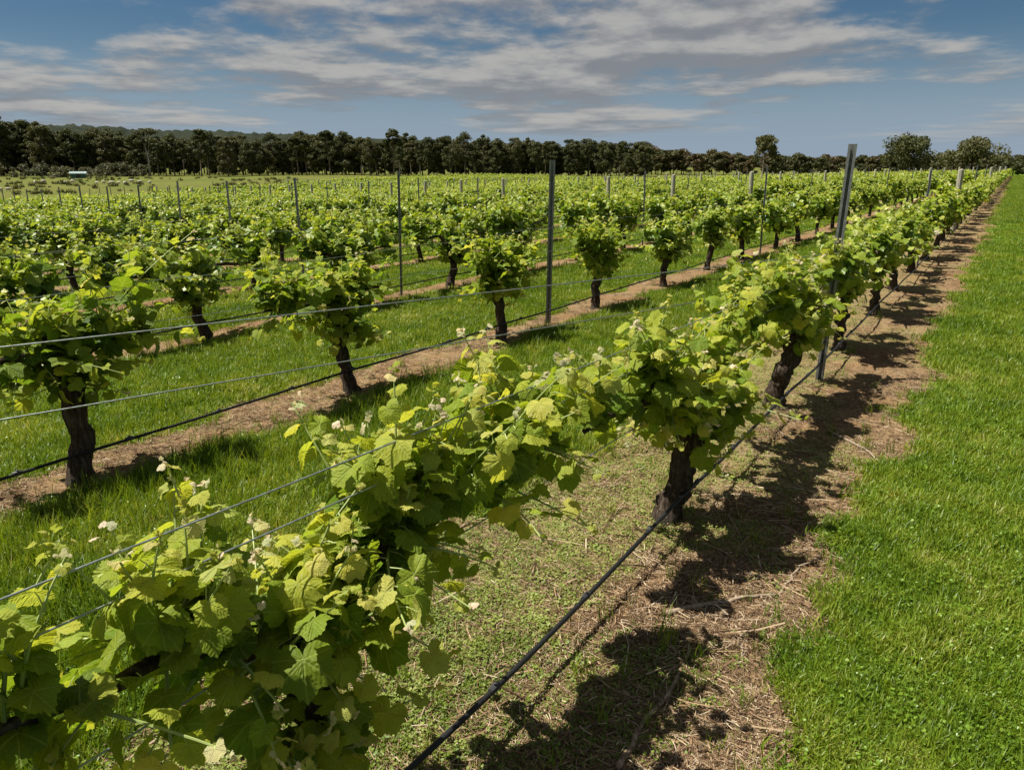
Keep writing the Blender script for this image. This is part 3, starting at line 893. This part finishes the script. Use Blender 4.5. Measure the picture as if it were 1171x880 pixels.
def drip(k, y):
    x = ROW0 - ROW_STEP * k
    u = ((y - 3.25 - SKEW * k) / VINE_STEP) % 1.0
    zz = (0.165 - 0.026 * math.sin(PI * u) + 0.006 * math.sin(3.1 * y)) if k == 0 else (0.20 - 0.010 * math.sin(PI * u) + 0.003 * math.sin(2.1 * y + k))
    return (x + (0.11 if k == 0 else 0.06) + 0.008 * math.sin(1.1 * y + k), y, -0.030 * min(max(0, -x - 3.0), 58) + zz)
row_start = {0: -0.6}
for k in range(8):
    y0 = row_start.get(k, 0.22 * abs(ROW0 - ROW_STEP * k) - 0.4); y1 = 60 if k < 3 else 40
    o = run(lambda y: drip(k, y), y0, y1, 0.22, 0.0095, 'drip_line', M['pipe'], 8)
    tag(o, f'black irrigation pipe slung low along {row_phrase(k)}', 'irrigation pipe', 'drip irrigation pipes')
    if k < 2:
        for yy in np.arange(y0 + 0.3, 14 if k else 9, 0.62):
            px, py, pz = drip(k, yy); mb = MB()
            tube(mb, [(px, py - 0.022, pz + 0.004), (px, py, pz + 0.006), (px, py + 0.022, pz + 0.004)], [0.012, 0.0145, 0.012], 8)
            tube(mb, [(px, py, pz + 0.012), (px + 0.004, py, pz + 0.026)], 0.005, 6)
            mb.build('dripper', M['clip'], o)
    for j, (zz, nm) in enumerate(((0.86, 'cordon wire'), (1.12, 'foliage wire'))):
        if k == 0: ys = P0[1]
        else: ys = y0
        xo = ROW0 - ROW_STEP * k + (0.02 if j else -0.02)
        w = run(lambda y: (xo, y, float(ground_z(xo, y)) * 0.9 + zz - 0.012 * math.sin(PI * (((y - 6.42 - SKEW * k) / 8.68) % 1.0))), ys, y1, 0.6, 0.0016, 'trellis_wire', M['wire'], 4)
        tag(w, f'{"upper thin" if j else "lower thin"} wire threaded through the leaves of {row_phrase(k)}', 'wire', 'trellis wires')

# ------------------------------------------------------------------ pruned canes on the bare strip
CANES = [([(-0.71, 1.63), (-0.72, 1.83), (-0.70, 2.04), (-0.73, 2.3)], 0.010, 'long bent brown cane lying at the bottom edge of the bare strip'),
         ([(-0.88, 2.42), (-0.79, 2.55), (-0.66, 2.7), (-0.55, 2.83)], 0.012, 'thick brown cane lying half in the shade of a vine'),
         ([(-0.55, 2.82), (-0.53, 3.07), (-0.47, 3.28)], 0.006, 'thin twig reaching from the thick cane towards the grass'),
         ([(-0.93, 1.66), (-0.81, 1.79), (-0.72, 1.9)], 0.005, 'thin pale twig crossing out of the shade beside the long bent cane'),
         ([(-0.79, 5.03), (-0.54, 4.82), (-0.39, 4.66), (-0.29, 4.5)], 0.007, 'long curved pale cane lying across the bare soil towards the grass edge'),
         ([(-0.68, 1.96), (-0.59, 1.89), (-0.51, 1.8)], 0.005, 'straight thin twig right of the long bent cane'),
         ([(-0.97, 3.49), (-0.86, 3.28), (-0.72, 3.03)], 0.005, 'thin curved twig inside the shadow of the second vine'),
         ([(-0.84, 2.58), (-0.76, 2.52), (-0.69, 2.48)], 0.006, 'short dry twig lying across the thick brown cane'),
         ([(-0.95, 5.99), (-0.68, 6.32), (-0.46, 6.06)], 0.005, 'thin bowed twig on sunlit soil beside the leaning post'),
         ([(-0.78, 4.01), (-0.58, 4.08), (-0.42, 4.05)], 0.004, 'pale forked twig on soil between two vine shadows'),
         ([(-0.63, 2.5), (-0.57, 2.41), (-0.54, 2.29)], 0.005, 'short upright-lying twig near small grass tuft'),
         ([(-0.72, 3.49), (-0.58, 3.56), (-0.46, 3.68)], 0.004, 'pale straight twig beyond the forked cane near the grass edge')]
rng_c = np.random.default_rng(31)
for pts, r, lab in CANES:
    P = np.array([(a, b, float(ground_z(a, b)) + r * 0.9 + 0.006) for a, b in pts])
    o_ = P[0].copy(); P = P - o_
    u = np.linspace(0, 1, 14); x = np.linspace(0, 1, len(P))
    q = np.stack([np.interp(u, x, P[:, i]) for i in range(3)], -1) + rng_c.normal(0, 0.005, (14, 3)) * np.array([1, 1, 0.4])
    mb = MB(); tube(mb, q, r * np.linspace(1, 0.55, 14), 7, wob=0.10, rng=rng_c)
    for j in (4, 8, 11):
        dv = np.array([rng_c.normal(), rng_c.normal(), 0.3]); dv = dv / np.linalg.norm(dv)
        tube(mb, [q[j], q[j] + dv * rng_c.uniform(0.02, 0.07)], [r * 0.5, r * 0.3], 5)
    o = mb.build('pruned_cane', M['cane'], None, True); o.location = o_
    tag(o, lab, 'cane', 'pruned canes on the bare strip')

# ------------------------------------------------------------------ scattered ground plants (countless)
def scatter(name, pts, rots, scl, idx, sources, label, cat):
    col = bpy.data.collections.new(name + '_sources')
    for i, s in enumerate(sources):
        col.objects.link(bpy.data.objects.new(f'{name}_{chr(97 + i)}', s))
    me = bpy.data.meshes.new(name); n = len(pts)
    me.vertices.add(n); me.vertices.foreach_set('co', np.asarray(pts, np.float32).ravel())
    for nm, ty, key, arr in (('rot', 'FLOAT_VECTOR', 'vector', rots), ('scl', 'FLOAT', 'value', scl), ('idx', 'INT', 'value', idx)):
        a = me.attributes.new(nm, ty, 'POINT'); a.data.foreach_set(key, np.asarray(arr, np.int32 if ty == 'INT' else np.float32).ravel())
    me.update()
    o = link(name, me)
    ng = bpy.data.node_groups.new(name, 'GeometryNodeTree')
    ng.interface.new_socket('Geometry', in_out='INPUT', socket_type='NodeSocketGeometry')
    ng.interface.new_socket('Geometry', in_out='OUTPUT', socket_type='NodeSocketGeometry')
    t = NT(ng)
    gi = t.new('NodeGroupInput'); go = t.new('NodeGroupOutput')
    ci = t.new('GeometryNodeCollectionInfo'); ci.inputs['Collection'].default_value = col
    ci.inputs['Separate Children'].default_value = True; ci.inputs['Reset Children'].default_value = True
    def attr(nm, ty):
        a = t.new('GeometryNodeInputNamedAttribute', data_type=ty); a.inputs['Name'].default_value = nm
        return [s for s in a.outputs if s.enabled and s.name == 'Attribute'][0]
    e2r = t.new('FunctionNodeEulerToRotation'); t.l.new(attr('rot', 'FLOAT_VECTOR'), e2r.inputs[0])
    ip = t.new('GeometryNodeInstanceOnPoints'); ip.inputs['Pick Instance'].default_value = True
    t.l.new(gi.outputs[0], ip.inputs['Points']); t.l.new(ci.outputs[0], ip.inputs['Instance'])
    t.l.new(attr('idx', 'INT'), ip.inputs['Instance Index']); t.l.new(e2r.outputs[0], ip.inputs['Rotation'])
    t.l.new(attr('scl', 'FLOAT'), ip.inputs['Scale']); t.l.new(ip.outputs[0], go.inputs[0])
    md = o.modifiers.new('scatter', 'NODES'); md.node_group = ng
    return tag(o, label, cat, None, 'stuff')

def blade_tuft(seed, n, radius, h, w, seg=3, curl=0.5, mat_='blade'):
    r = np.random.default_rng(seed); mb = MB()
    for _ in range(n):
        a = r.uniform(0, 2 * PI); rr = radius * math.sqrt(r.uniform()); b = np.array([rr * math.cos(a), rr * math.sin(a), -0.01])
        az = r.uniform(0, 2 * PI); L = h * r.uniform(0.5, 1.15); lean = r.uniform(0.05, 0.5) * curl * 2; wd = w * r.uniform(0.7, 1.25)
        d = np.array([math.cos(az), math.sin(az), 0]); sd = np.array([-d[1], d[0], 0])
        t = np.linspace(0, 1, seg + 1)
        p = b + np.outer(t, [0, 0, L]) + np.outer(t ** 2 * L * lean, d); p[:, 2] -= t ** 2 * L * lean * 0.45
        ww = wd * (1 - t ** 1.6) + 0.0004
        v = np.concatenate([p - sd * ww[:, None] / 2, p + sd * ww[:, None] / 2]); k = seg + 1
        mb.add(v, [[(i, i + 1, k + i + 1, k + i) for i in range(seg)]], tone=(r.uniform(), 0, 0, 1))
    return mb.mesh('tuft', M[mat_])

def rosette(seed, n, size, spread, m_, lift=0.02):
    r = np.random.default_rng(seed); mb = MB(); k = 7
    th = np.arange(k) * 2 * PI / k
    for _ in range(n):
        a = r.uniform(0, 6.28); rr = spread * math.sqrt(r.uniform()); s = size * r.uniform(0.6, 1.3)
        c = np.array([rr * math.cos(a), rr * math.sin(a), lift * r.uniform(0.2, 1)])
        nn = nrm(np.array([r.normal(0, .45), r.normal(0, .45), 1])); u = nrm(np.cross(nn, [math.cos(a + 1), math.sin(a + 1), 0.1])); w = np.cross(nn, u)
        el = r.uniform(0.5, 0.9)
        v = c + s * (np.cos(th)[:, None] * u + el * np.sin(th)[:, None] * w); v = v + np.outer(0.25 * s * np.cos(th) ** 2, nn)
        mb.add(v, [[tuple(range(k))]], tone=(r.uniform(), 0, 0, 1))
    return mb.mesh('rosette', M[m_])

def straw_bits(seed, n, spread, ln=(0.02, 0.09), r0=0.0013):
    r = np.random.default_rng(seed); mb = MB()
    for _ in range(n):
        a = r.uniform(0, 6.28); rr = spread * math.sqrt(r.uniform()); c = np.array([rr * math.cos(a), rr * math.sin(a), 0.004 + 0.008 * r.uniform()])
        az = r.uniform(0, 6.28); L = r.uniform(*ln); d = np.array([math.cos(az), math.sin(az), r.normal(0, 0.10)]); s = np.array([-d[1], d[0], 0])
        tube(mb, [c - d * L / 2, c + s * L * r.normal(0, 0.06), c + d * L / 2], r0 * r.uniform(0.6, 1.8), 3, tone=(r.uniform(), 0, 0, 1), cap=False)
    return mb.mesh('straw', M['straw'])

rng_s = np.random.default_rng(99)
def sample(rmin, rmax, n, power):
    """Points inside the view wedge (with a margin), thinning with distance."""
    n = int(n * 1.7)                                             # a wider wedge than the lens takes in
    u = rng_s.uniform(0, 1, n); near = rng_s.uniform(0, 1, n) < 0.5 / (0.5 + math.log(rmax / 2.0)) if rmin < 2 else np.zeros(n, bool)
    r0 = max(rmin, 2.0)
    r = np.where(near, 2.0 * np.sqrt(u), r0 * (rmax / r0) ** u)  # even close by, then thinning as 1 / r^2
    az = np.radians(rng_s.uniform(-100, 42, n))
    return r * np.sin(az), r * np.cos(az), r

def emit(name, x, y, keep, sc, sources, label, cat, tilt=0.12):
    m = rng_s.uniform(0, 1, len(x)) < keep
    x, y, sc = x[m], y[m], sc[m]; n = len(x)
    rots = np.column_stack([rng_s.normal(0, tilt, n), rng_s.normal(0, tilt, n), rng_s.uniform(0, 6.28, n)])
    return scatter(name, np.column_stack([x, y, ground_z(x, y)]), rots, sc, rng_s.integers(0, len(sources), n), sources, label, cat)

# grass: short dense sward, taller in the alleys beside the second row
short = [blade_tuft(i, 22, 0.045, 0.052, 0.0046, 3, 0.8) for i in range(5)]
tall = [blade_tuft(20 + i, 16, 0.045, 0.15, 0.0042, 4, 0.5) for i in range(4)]
x, y, r = sample(1.2, 9.0, 62000, 1)
so = soil_amount(x, y)
alley = sstep(-1.9, -2.3, x)
emit('grass', x, y, (1 - so) ** 1.6, (0.75 + 0.5 * rng_s.uniform(0, 1, len(x))) * (1 + 0.25 * np.log(r)), short, 'short bright green grass covering the alleys and the open ground', 'grass')
x, y, r = sample(1.4, 14.0, 22000, 1)
near_row = np.exp(-((x - (ROW0 - ROW_STEP) - 0.55) / 0.45) ** 2)
emit('long_grass', x, y, (1 - soil_amount(x, y)) ** 2 * np.where(x < -1.9, 0.25 + 0.75 * near_row, 0.03), 0.7 + 0.6 * rng_s.uniform(0, 1, len(x)), tall, 'longer grass standing in the alley beside the second row', 'grass', 0.2)
mid = [blade_tuft(40 + i, 60, 0.20, 0.085, 0.0095, 2, 0.7) for i in range(5)]
x, y, r = sample(7.5, 45.0, 42000, 1)
emit('far_grass', x, y, (1 - soil_amount(x, y)) ** 2 * in_block(x, y), (0.7 + 0.5 * rng_s.uniform(0, 1, len(x))) * (0.75 + 0.016 * r), mid, 'green grass in the farther alleys between rows', 'grass')
n = 16000
dd = 28.0 * (160.0 / 28.0) ** rng_s.uniform(0, 1, n); az = np.radians(rng_s.uniform(-4, 7, n))
x, y = dd * np.sin(az), dd * np.cos(az)
emit('field_grass', x, y, (1 - soil_amount(x, y)) ** 2 * (x > -0.6), (0.8 + 0.4 * rng_s.uniform(0, 1, n)) * (0.8 + 0.012 * dd), mid, 'open green grass running to the far hedge', 'grass')
# tufts inside the bare strip
x, y, r = sample(1.3, 16.0, 5200, 1)
emit('grass_tufts', x, y, soil_amount(x, y) * 0.14 * (x > -9), 0.55 + 0.6 * rng_s.uniform(0, 1, len(x)), tall[:2] + short[:2], 'sparse grass tufts coming up through the bare strips', 'grass')
# clover in the sward
cl = [rosette(60 + i, 10, 0.0048, 0.05, 'clover', 0.040) for i in range(4)]
x, y, r = sample(1.2, 7.0, 26000, 1)
emit('clover', x, y, (1 - soil_amount(x, y)) ** 2 * 0.40 * (x < 0.2) + (1 - soil_amount(x, y)) ** 2 * 0.55 * (x >= 0.2), 0.8 + 0.6 * rng_s.uniform(0, 1, len(x)), cl, 'small clover leaves mixed into the short grass', 'clover')
# weeds on the bare strip
wd = [rosette(80 + i, 12, 0.0046, 0.032, 'weed', 0.014) for i in range(4)] + [blade_tuft(90, 9, 0.03, 0.035, 0.0032, 2, 0.9, 'weed'), blade_tuft(91, 12, 0.035, 0.03, 0.003, 2, 1.0, 'weed')]
x, y, r = sample(1.2, 11.0, 60000, 1)
emit('weeds', x, y, soil_amount(x, y) * (weed_amount(x, y) * (x > -2.6) + 0.12 * (x < -2.6)) * 0.85, 0.7 + 0.7 * rng_s.uniform(0, 1, len(x)), wd, 'low pale green weeds spreading over the strip beside the nearest row', 'weeds')
# straw and bark mulch
stw = [straw_bits(100 + i, 30, 0.09, (0.012, 0.055), 0.0009) for i in range(5)]
x, y, r = sample(1.2, 22.0, 25000, 1)
emit('straw', x, y, soil_amount(x, y) * (1 - 0.6 * weed_amount(x, y)) * 0.7, 0.7 + 0.5 * rng_s.uniform(0, 1, len(x)), stw, 'dry brown straw and twig litter over the bare soil', 'litter', 0.06)

twg = [straw_bits(120 + i, 3, 0.06, (0.09, 0.26), 0.0020) for i in range(6)]
x, y, r = sample(1.2, 12.0, 2600, 1)
emit('twigs', x, y, soil_amount(x, y) * (0.25 + 0.5 * (x > ROW0)) * (x > -6), 0.7 + 0.6 * rng_s.uniform(0, 1, len(x)), twg, 'thin dry twigs littering the bare strips', 'twigs', 0.04)

# ------------------------------------------------------------------ trees
def tree_mesh(seed, h, w, trunk_r, base_crown, n_clumps, leaves, leaf, m_, level=1):
    """Trunk mesh with limbs, and a crown of leaf faces gathered in uneven clumps."""
    r = np.random.default_rng(seed); tr = MB()
    t = np.linspace(0, 1, 7); l = r.normal(0, 0.03 * h, 2)
    pts = np.column_stack([l[0] * t ** 2, l[1] * t ** 2, t * h * 0.80 - 0.3])
    tube(tr, pts, trunk_r * np.linspace(1.2, 0.3, 7), 7, wob=0.05, rng=r)
    cr = MB(); V = []; N = []; S = []; T = []
    for c in range(n_clumps):
        u = r.uniform() ** 0.8; z = h * (base_crown + (1 - base_crown) * u * 0.93)
        ww = w * 0.5 * (math.sin(PI * min(1, 0.22 + 0.72 * u)) ** 0.6)
        a = r.uniform(0, 6.28); q = ww * math.sqrt(r.uniform(0.1, 1))
        cc = np.array([q * math.cos(a) + l[0] * u, q * math.sin(a) + l[1] * u, z])
        st = np.array([np.interp(cc[2] * 0.75, pts[:, 2], pts[:, i]) for i in range(3)])
        tube(tr, [st, (st + cc) / 2 + r.normal(0, 0.1, 3), cc], [trunk_r * 0.35, trunk_r * 0.2, trunk_r * 0.08], 4, cap=False)
        k = int(leaves * r.uniform(0.6, 1.4)); cs = w * r.uniform(0.13, 0.24)
        g = r.normal(0, 1, (k, 3)); g = nrm(g) * (r.uniform(0, 1, (k, 1)) ** 0.45) * np.array([1, 1, 0.72]) * cs
        V.append(cc + g); N.append(nrm(g + r.normal(0, 0.4, (k, 3)) * cs)); S.append(leaf * r.uniform(0.6, 1.4, k)); T.append(np.clip(r.normal(0.5, 0.12) + r.normal(0, 0.18, k), 0, 1))
    V = np.concatenate(V); N = np.concatenate(N); S = np.concatenate(S); T = np.concatenate(T); k = len(V)
    N = nrm(N + r.normal(0, 0.5, (k, 3))); A = nrm(np.cross(N, r.normal(size=(k, 3)))); B = np.cross(N, A); s = S[:, None]
    q = np.stack([V - A * s * 0.9, V - B * s * 0.45 + N * s * 0.12, V + A * s * 0.9, V + B * s * 0.45 + N * s * 0.12], 1)
    cr.add(q.reshape(-1, 3), [np.arange(k * 4).reshape(-1, 4)], tone=np.repeat(np.column_stack([T, T * 0, T * 0, T * 0 + 1]), 4, 0))
    return tr.mesh('trunk', M['gum_bark'], True), cr.mesh('crown', m_)

def polar(az, dist):
    a = math.radians(az); x = dist * math.sin(a); y = dist * math.cos(a)
    return x, y, float(ground_z(x, y))

def plant_tree(name, meshes, loc, sc, label, cat, group, rz):
    root = empty(name, loc, label, cat, group, rz)
    root.scale = (sc[0], sc[0], sc[1])
    link('trunk', meshes[0], root); link('crown', meshes[1], root)
    return root

gums = [tree_mesh(500 + i, 14.0, (5.6, 4.2, 6.8, 4.8, 7.4, 3.8, 5.2, 6.2)[i], 0.20, (0.06, 0.34, 0.12, 0.42, 0.2, 0.28, 0.05, 0.38)[i], (40, 24, 36, 22, 30, 24, 42, 26)[i], 190, 0.29, M['gum']) for i in range(8)]
rt = np.random.default_rng(44)
top_tab = interp_az([(-75, 15.5), (-68, 15.2), (-64, 13.0), (-60, 12.4), (-52, 12.2), (-46, 12.9), (-40, 12.6), (-34, 12.0), (-28, 11.4), (-24, 10.6), (-20, 8)])
i = 0; az = -73.0
cands = []
while az < -23.5:
    cands.append((az, 236 + rt.normal(0, 5) + 8 * math.sin(az * 0.35), 0)); az += 0.56 * rt.uniform(0.7, 1.3)
az = -73.0
while az < -23.8:
    cands.append((az, 252 + rt.normal(0, 4), 1)); az += 0.58 * rt.uniform(0.7, 1.3)
az = -73.0
while az < -24.0:
    cands.append((az, 270 + rt.normal(0, 4), 2)); az += 0.8 * rt.uniform(0.7, 1.3)
cnt = {0: 0, 1: 0, 2: 0}
for az, dist, b in cands:
    x, y, z = polar(az, dist)
    if b == 0 and not in_view(x, y, z + 6, 30): continue
    cnt[b] += 1
    h = 0.90 * top_tab(az) * rt.choice([0.74, 0.86, 0.94, 1.0, 1.05, 1.16]) * rt.uniform(0.95, 1.05) * (1.04 if b else 1.0)
    lab = f'{ordinal(cnt[b])} gum tree from the left along the {["front edge", "middle rank", "back rank"][b]} of the dark treeline'
    plant_tree('gum_tree', gums[int(rt.integers(0, 8)) if b == 0 else int(rt.choice([0, 2, 6, 4]))], (x, y, z - 0.2), (h / 14 * rt.uniform(0.95, 1.35), h / 14), lab, 'tree', 'gum trees of the dark treeline', rt.uniform(0, 6.28))

# lower, browner woodland farther off to the right
woods = [tree_mesh(540 + i, 12.0, 8.5, 0.2, 0.15, 18, 90, 0.6, M['woodland']) for i in range(4)]
az = -24.5; i = 0
while az < 3.5:
    for dist, f in ((300, 0.72), (318, 0.78)):
        i += 1; a2 = az + rt.normal(0, 0.2); x, y, z = polar(a2, dist + rt.normal(0, 6))
        h = float(np.interp(a2, [-24, -18, -12, -5, 4], [13.0, 11.0, 9.8, 8.6, 8.0])) * rt.uniform(0.85, 1.1) * f
        plant_tree('woodland_tree', woods[int(rt.integers(0, 4))], (x, y, z - 0.2), (h / 12 * 1.25, h / 12), f'{ordinal(i)} low tree along the far brown woodland, counted from its left end', 'tree', 'low trees of the far woodland', rt.uniform(0, 6.28))
    az += 0.70
# single trees that rise above it
lone = [(-15.5, 250, 13.0, 8.5, 570, 'tall open-crowned tree rising alone above the far woodland', 0.42, M['gum']),
        (-6.2, 260, 11.4, 14.5, 571, 'broad dark spreading tree standing between two posts on the skyline', 0.25, M['gum']),
        (-2.4, 240, 8.4, 16.0, 572, 'wide low domed tree near the far end of the nearest row', 0.10, M['gum'])]
for az, dist, h, w, sd, lab, bc, m_ in lone:
    x, y, z = polar(az, dist)
    tr, cr = tree_mesh(sd, h, w, 0.35, bc, 19 if sd == 570 else 34, 150, 0.46, m_)
    plant_tree('lone_tree', (tr, cr), (x, y, z - 0.2), (1, 1), lab, 'tree', None, 0.4)
# dark hedge closing the grass at the far end
hb = [tree_mesh(590 + i, 3.6, 4.4, 0.12, 0.02, 16, 60, 0.30, M['gum']) for i in range(3)]
for i in range(12):
    x = -3.0 + i * 2.3; y = ROW_END + 16 + rt.normal(0, 0.8)
    plant_tree('hedge_shrub', hb[i % 3], (x, y, float(ground_z(x, y)) - 0.1), (1.0, rt.uniform(0.85, 1.05)), f'{ordinal(i + 1)} dark shrub of the hedge across the far end of the grass', 'shrub', 'shrubs of the far hedge', rt.uniform(0, 6))
# grey scrub before the treeline
sb = [tree_mesh(610 + i, 3.6, 6.0, 0.1, 0.02, 14, 60, 0.32, M['scrub']) for i in range(3)]
for i, (az, dist) in enumerate([(-70, 222), (-67.4, 220), (-66.2, 223), (-65.2, 219), (-63.6, 222), (-62.6, 219), (-61.6, 223), (-60.6, 222), (-68.8, 224)]):
    x, y, z = polar(az, dist)
    plant_tree('scrub_bush', sb[i % 3], (x, y, z - 0.1), (1.0, rt.uniform(0.7, 1.1)), f'{ordinal(i + 1)} pale grey-green bush at the foot of the treeline by the shed', 'bush', 'grey bushes by the shed', rt.uniform(0, 6))
# a bleached dead gum
x, y, z = polar(-59.9, 226); mb = MB(); r_ = np.random.default_rng(3)
tube(mb, [(0, 0, -0.3), (0.2, 0, 3), (0.1, 0, 5.5), (-0.9, 0, 8.5), (-1.4, 0, 11.5)], [0.30, 0.24, 0.20, 0.14, 0.05], 8, wob=0.05, rng=r_)
dt = empty('dead_tree', (x, y, z), 'bare bleached dead tree leaning against the dark treeline right of the shed', 'tree')
mb.build('trunk', M['dead_wood'], dt, True)
for p, q, rr in (((0.1, 0, 5.5), (1.3, 0.3, 9.0), 0.1), ((-0.9, 0, 8.5), (-2.4, 0, 10.2), 0.08), ((-0.6, 0, 7.6), (0.4, 0, 11.0), 0.08)):
    mb = MB(); tube(mb, [p, tuple((a + b) / 2 + 0.1 for a, b in zip(p, q)), q], [rr, rr * 0.7, rr * 0.3], 6); mb.build('limb', M['dead_wood'], dt, True)

# ------------------------------------------------------------------ shed in the meadow
x, y, z = polar(-64.2, 205)
sh = empty('shed', (x, y, z - 0.05), 'small green farm shed with shiny pale roof at the edge of the meadow', 'shed', None, math.radians(62)); sh.scale = (0.85, 0.85, 0.85)
b = MB(); box(b, (-1.9, -1.2, 0), (1.9, 1.2, 1.35)); b.build('wall', M['shed_wall'], sh)
b = MB()
b.add([(-2.1, -1.45, 1.30), (2.1, -1.45, 1.30), (2.1, 1.45, 1.80), (-2.1, 1.45, 1.80), (-2.1, -1.45, 1.38), (2.1, -1.45, 1.38), (2.1, 1.45, 1.88), (-2.1, 1.45, 1.88)],
      [[(0, 3, 2, 1), (4, 5, 6, 7), (0, 1, 5, 4), (1, 2, 6, 5), (2, 3, 7, 6), (3, 0, 4, 7)]])
b.build('roof', M['roof'], sh)
b = MB(); box(b, (-0.4, -1.24, 0.02), (0.5, -1.203, 1.2)); b.build('door', M['clip'], sh)

# pale sheep lying and grazing among the rushes
def sheep_mesh(seed):
    r = np.random.default_rng(seed); mb = MB()
    tube(mb, [(-0.55, 0, 0.55), (-0.42, 0, 0.60), (0, 0, 0.62), (0.36, 0, 0.62), (0.5, 0, 0.60), (0.62, 0, 0.60), (0.78, 0, 0.50), (0.92, 0, 0.36)],
         [0.10, 0.26, 0.31, 0.28, 0.20, 0.13, 0.10, 0.06], 9, wob=0.04, rng=r)
    for sx in (-0.34, 0.30):
        for sy in (-0.13, 0.13): tube(mb, [(sx, sy, 0.45), (sx, sy, 0.2), (sx, sy, -0.02)], [0.075, 0.045, 0.04], 6)
    return mb.mesh('sheep', M['wool'], True)
sm = [sheep_mesh(i) for i in range(2)]
for i, (px, dist) in enumerate([(-68.6, 118), (-68.2, 121), (-66.7, 150), (-66.2, 152), (-65.0, 150), (-64.6, 156), (-63.2, 148), (-62.8, 150), (-62.3, 144), (-61.9, 148), (-61.5, 143), (-61.1, 160), (-60.6, 150), (-60.0, 146)]):
    x, y, z = polar(px, dist)
    o = link('sheep', sm[i % 2], None, (x, y, z)); o.rotation_euler = (0, 0, rt.uniform(0, 6.28)); o.scale = [rt.uniform(0.55, 0.75)] * 3
    tag(o, f'{ordinal(i + 1)} pale sheep from the left in the meadow below the shed', 'sheep', 'sheep in the meadow')

rush = [blade_tuft(130 + i, 60, 0.40, 0.55, 0.05, 2, 0.6, 'rush') for i in range(3)]
n = 380
az = rng_s.uniform(-72, -50, n); dd = rng_s.uniform(105, 205, n)
x, y = dd * np.sin(np.radians(az)), dd * np.cos(np.radians(az))
emit('rushes', x, y, 0.15 + 0.85 * (np.sin(x * 0.09 + 1) * np.sin(y * 0.13) > 0.1), rng_s.uniform(0.6, 1.5, n), rush, 'dark tussocks of rush scattered over the meadow', 'rushes')
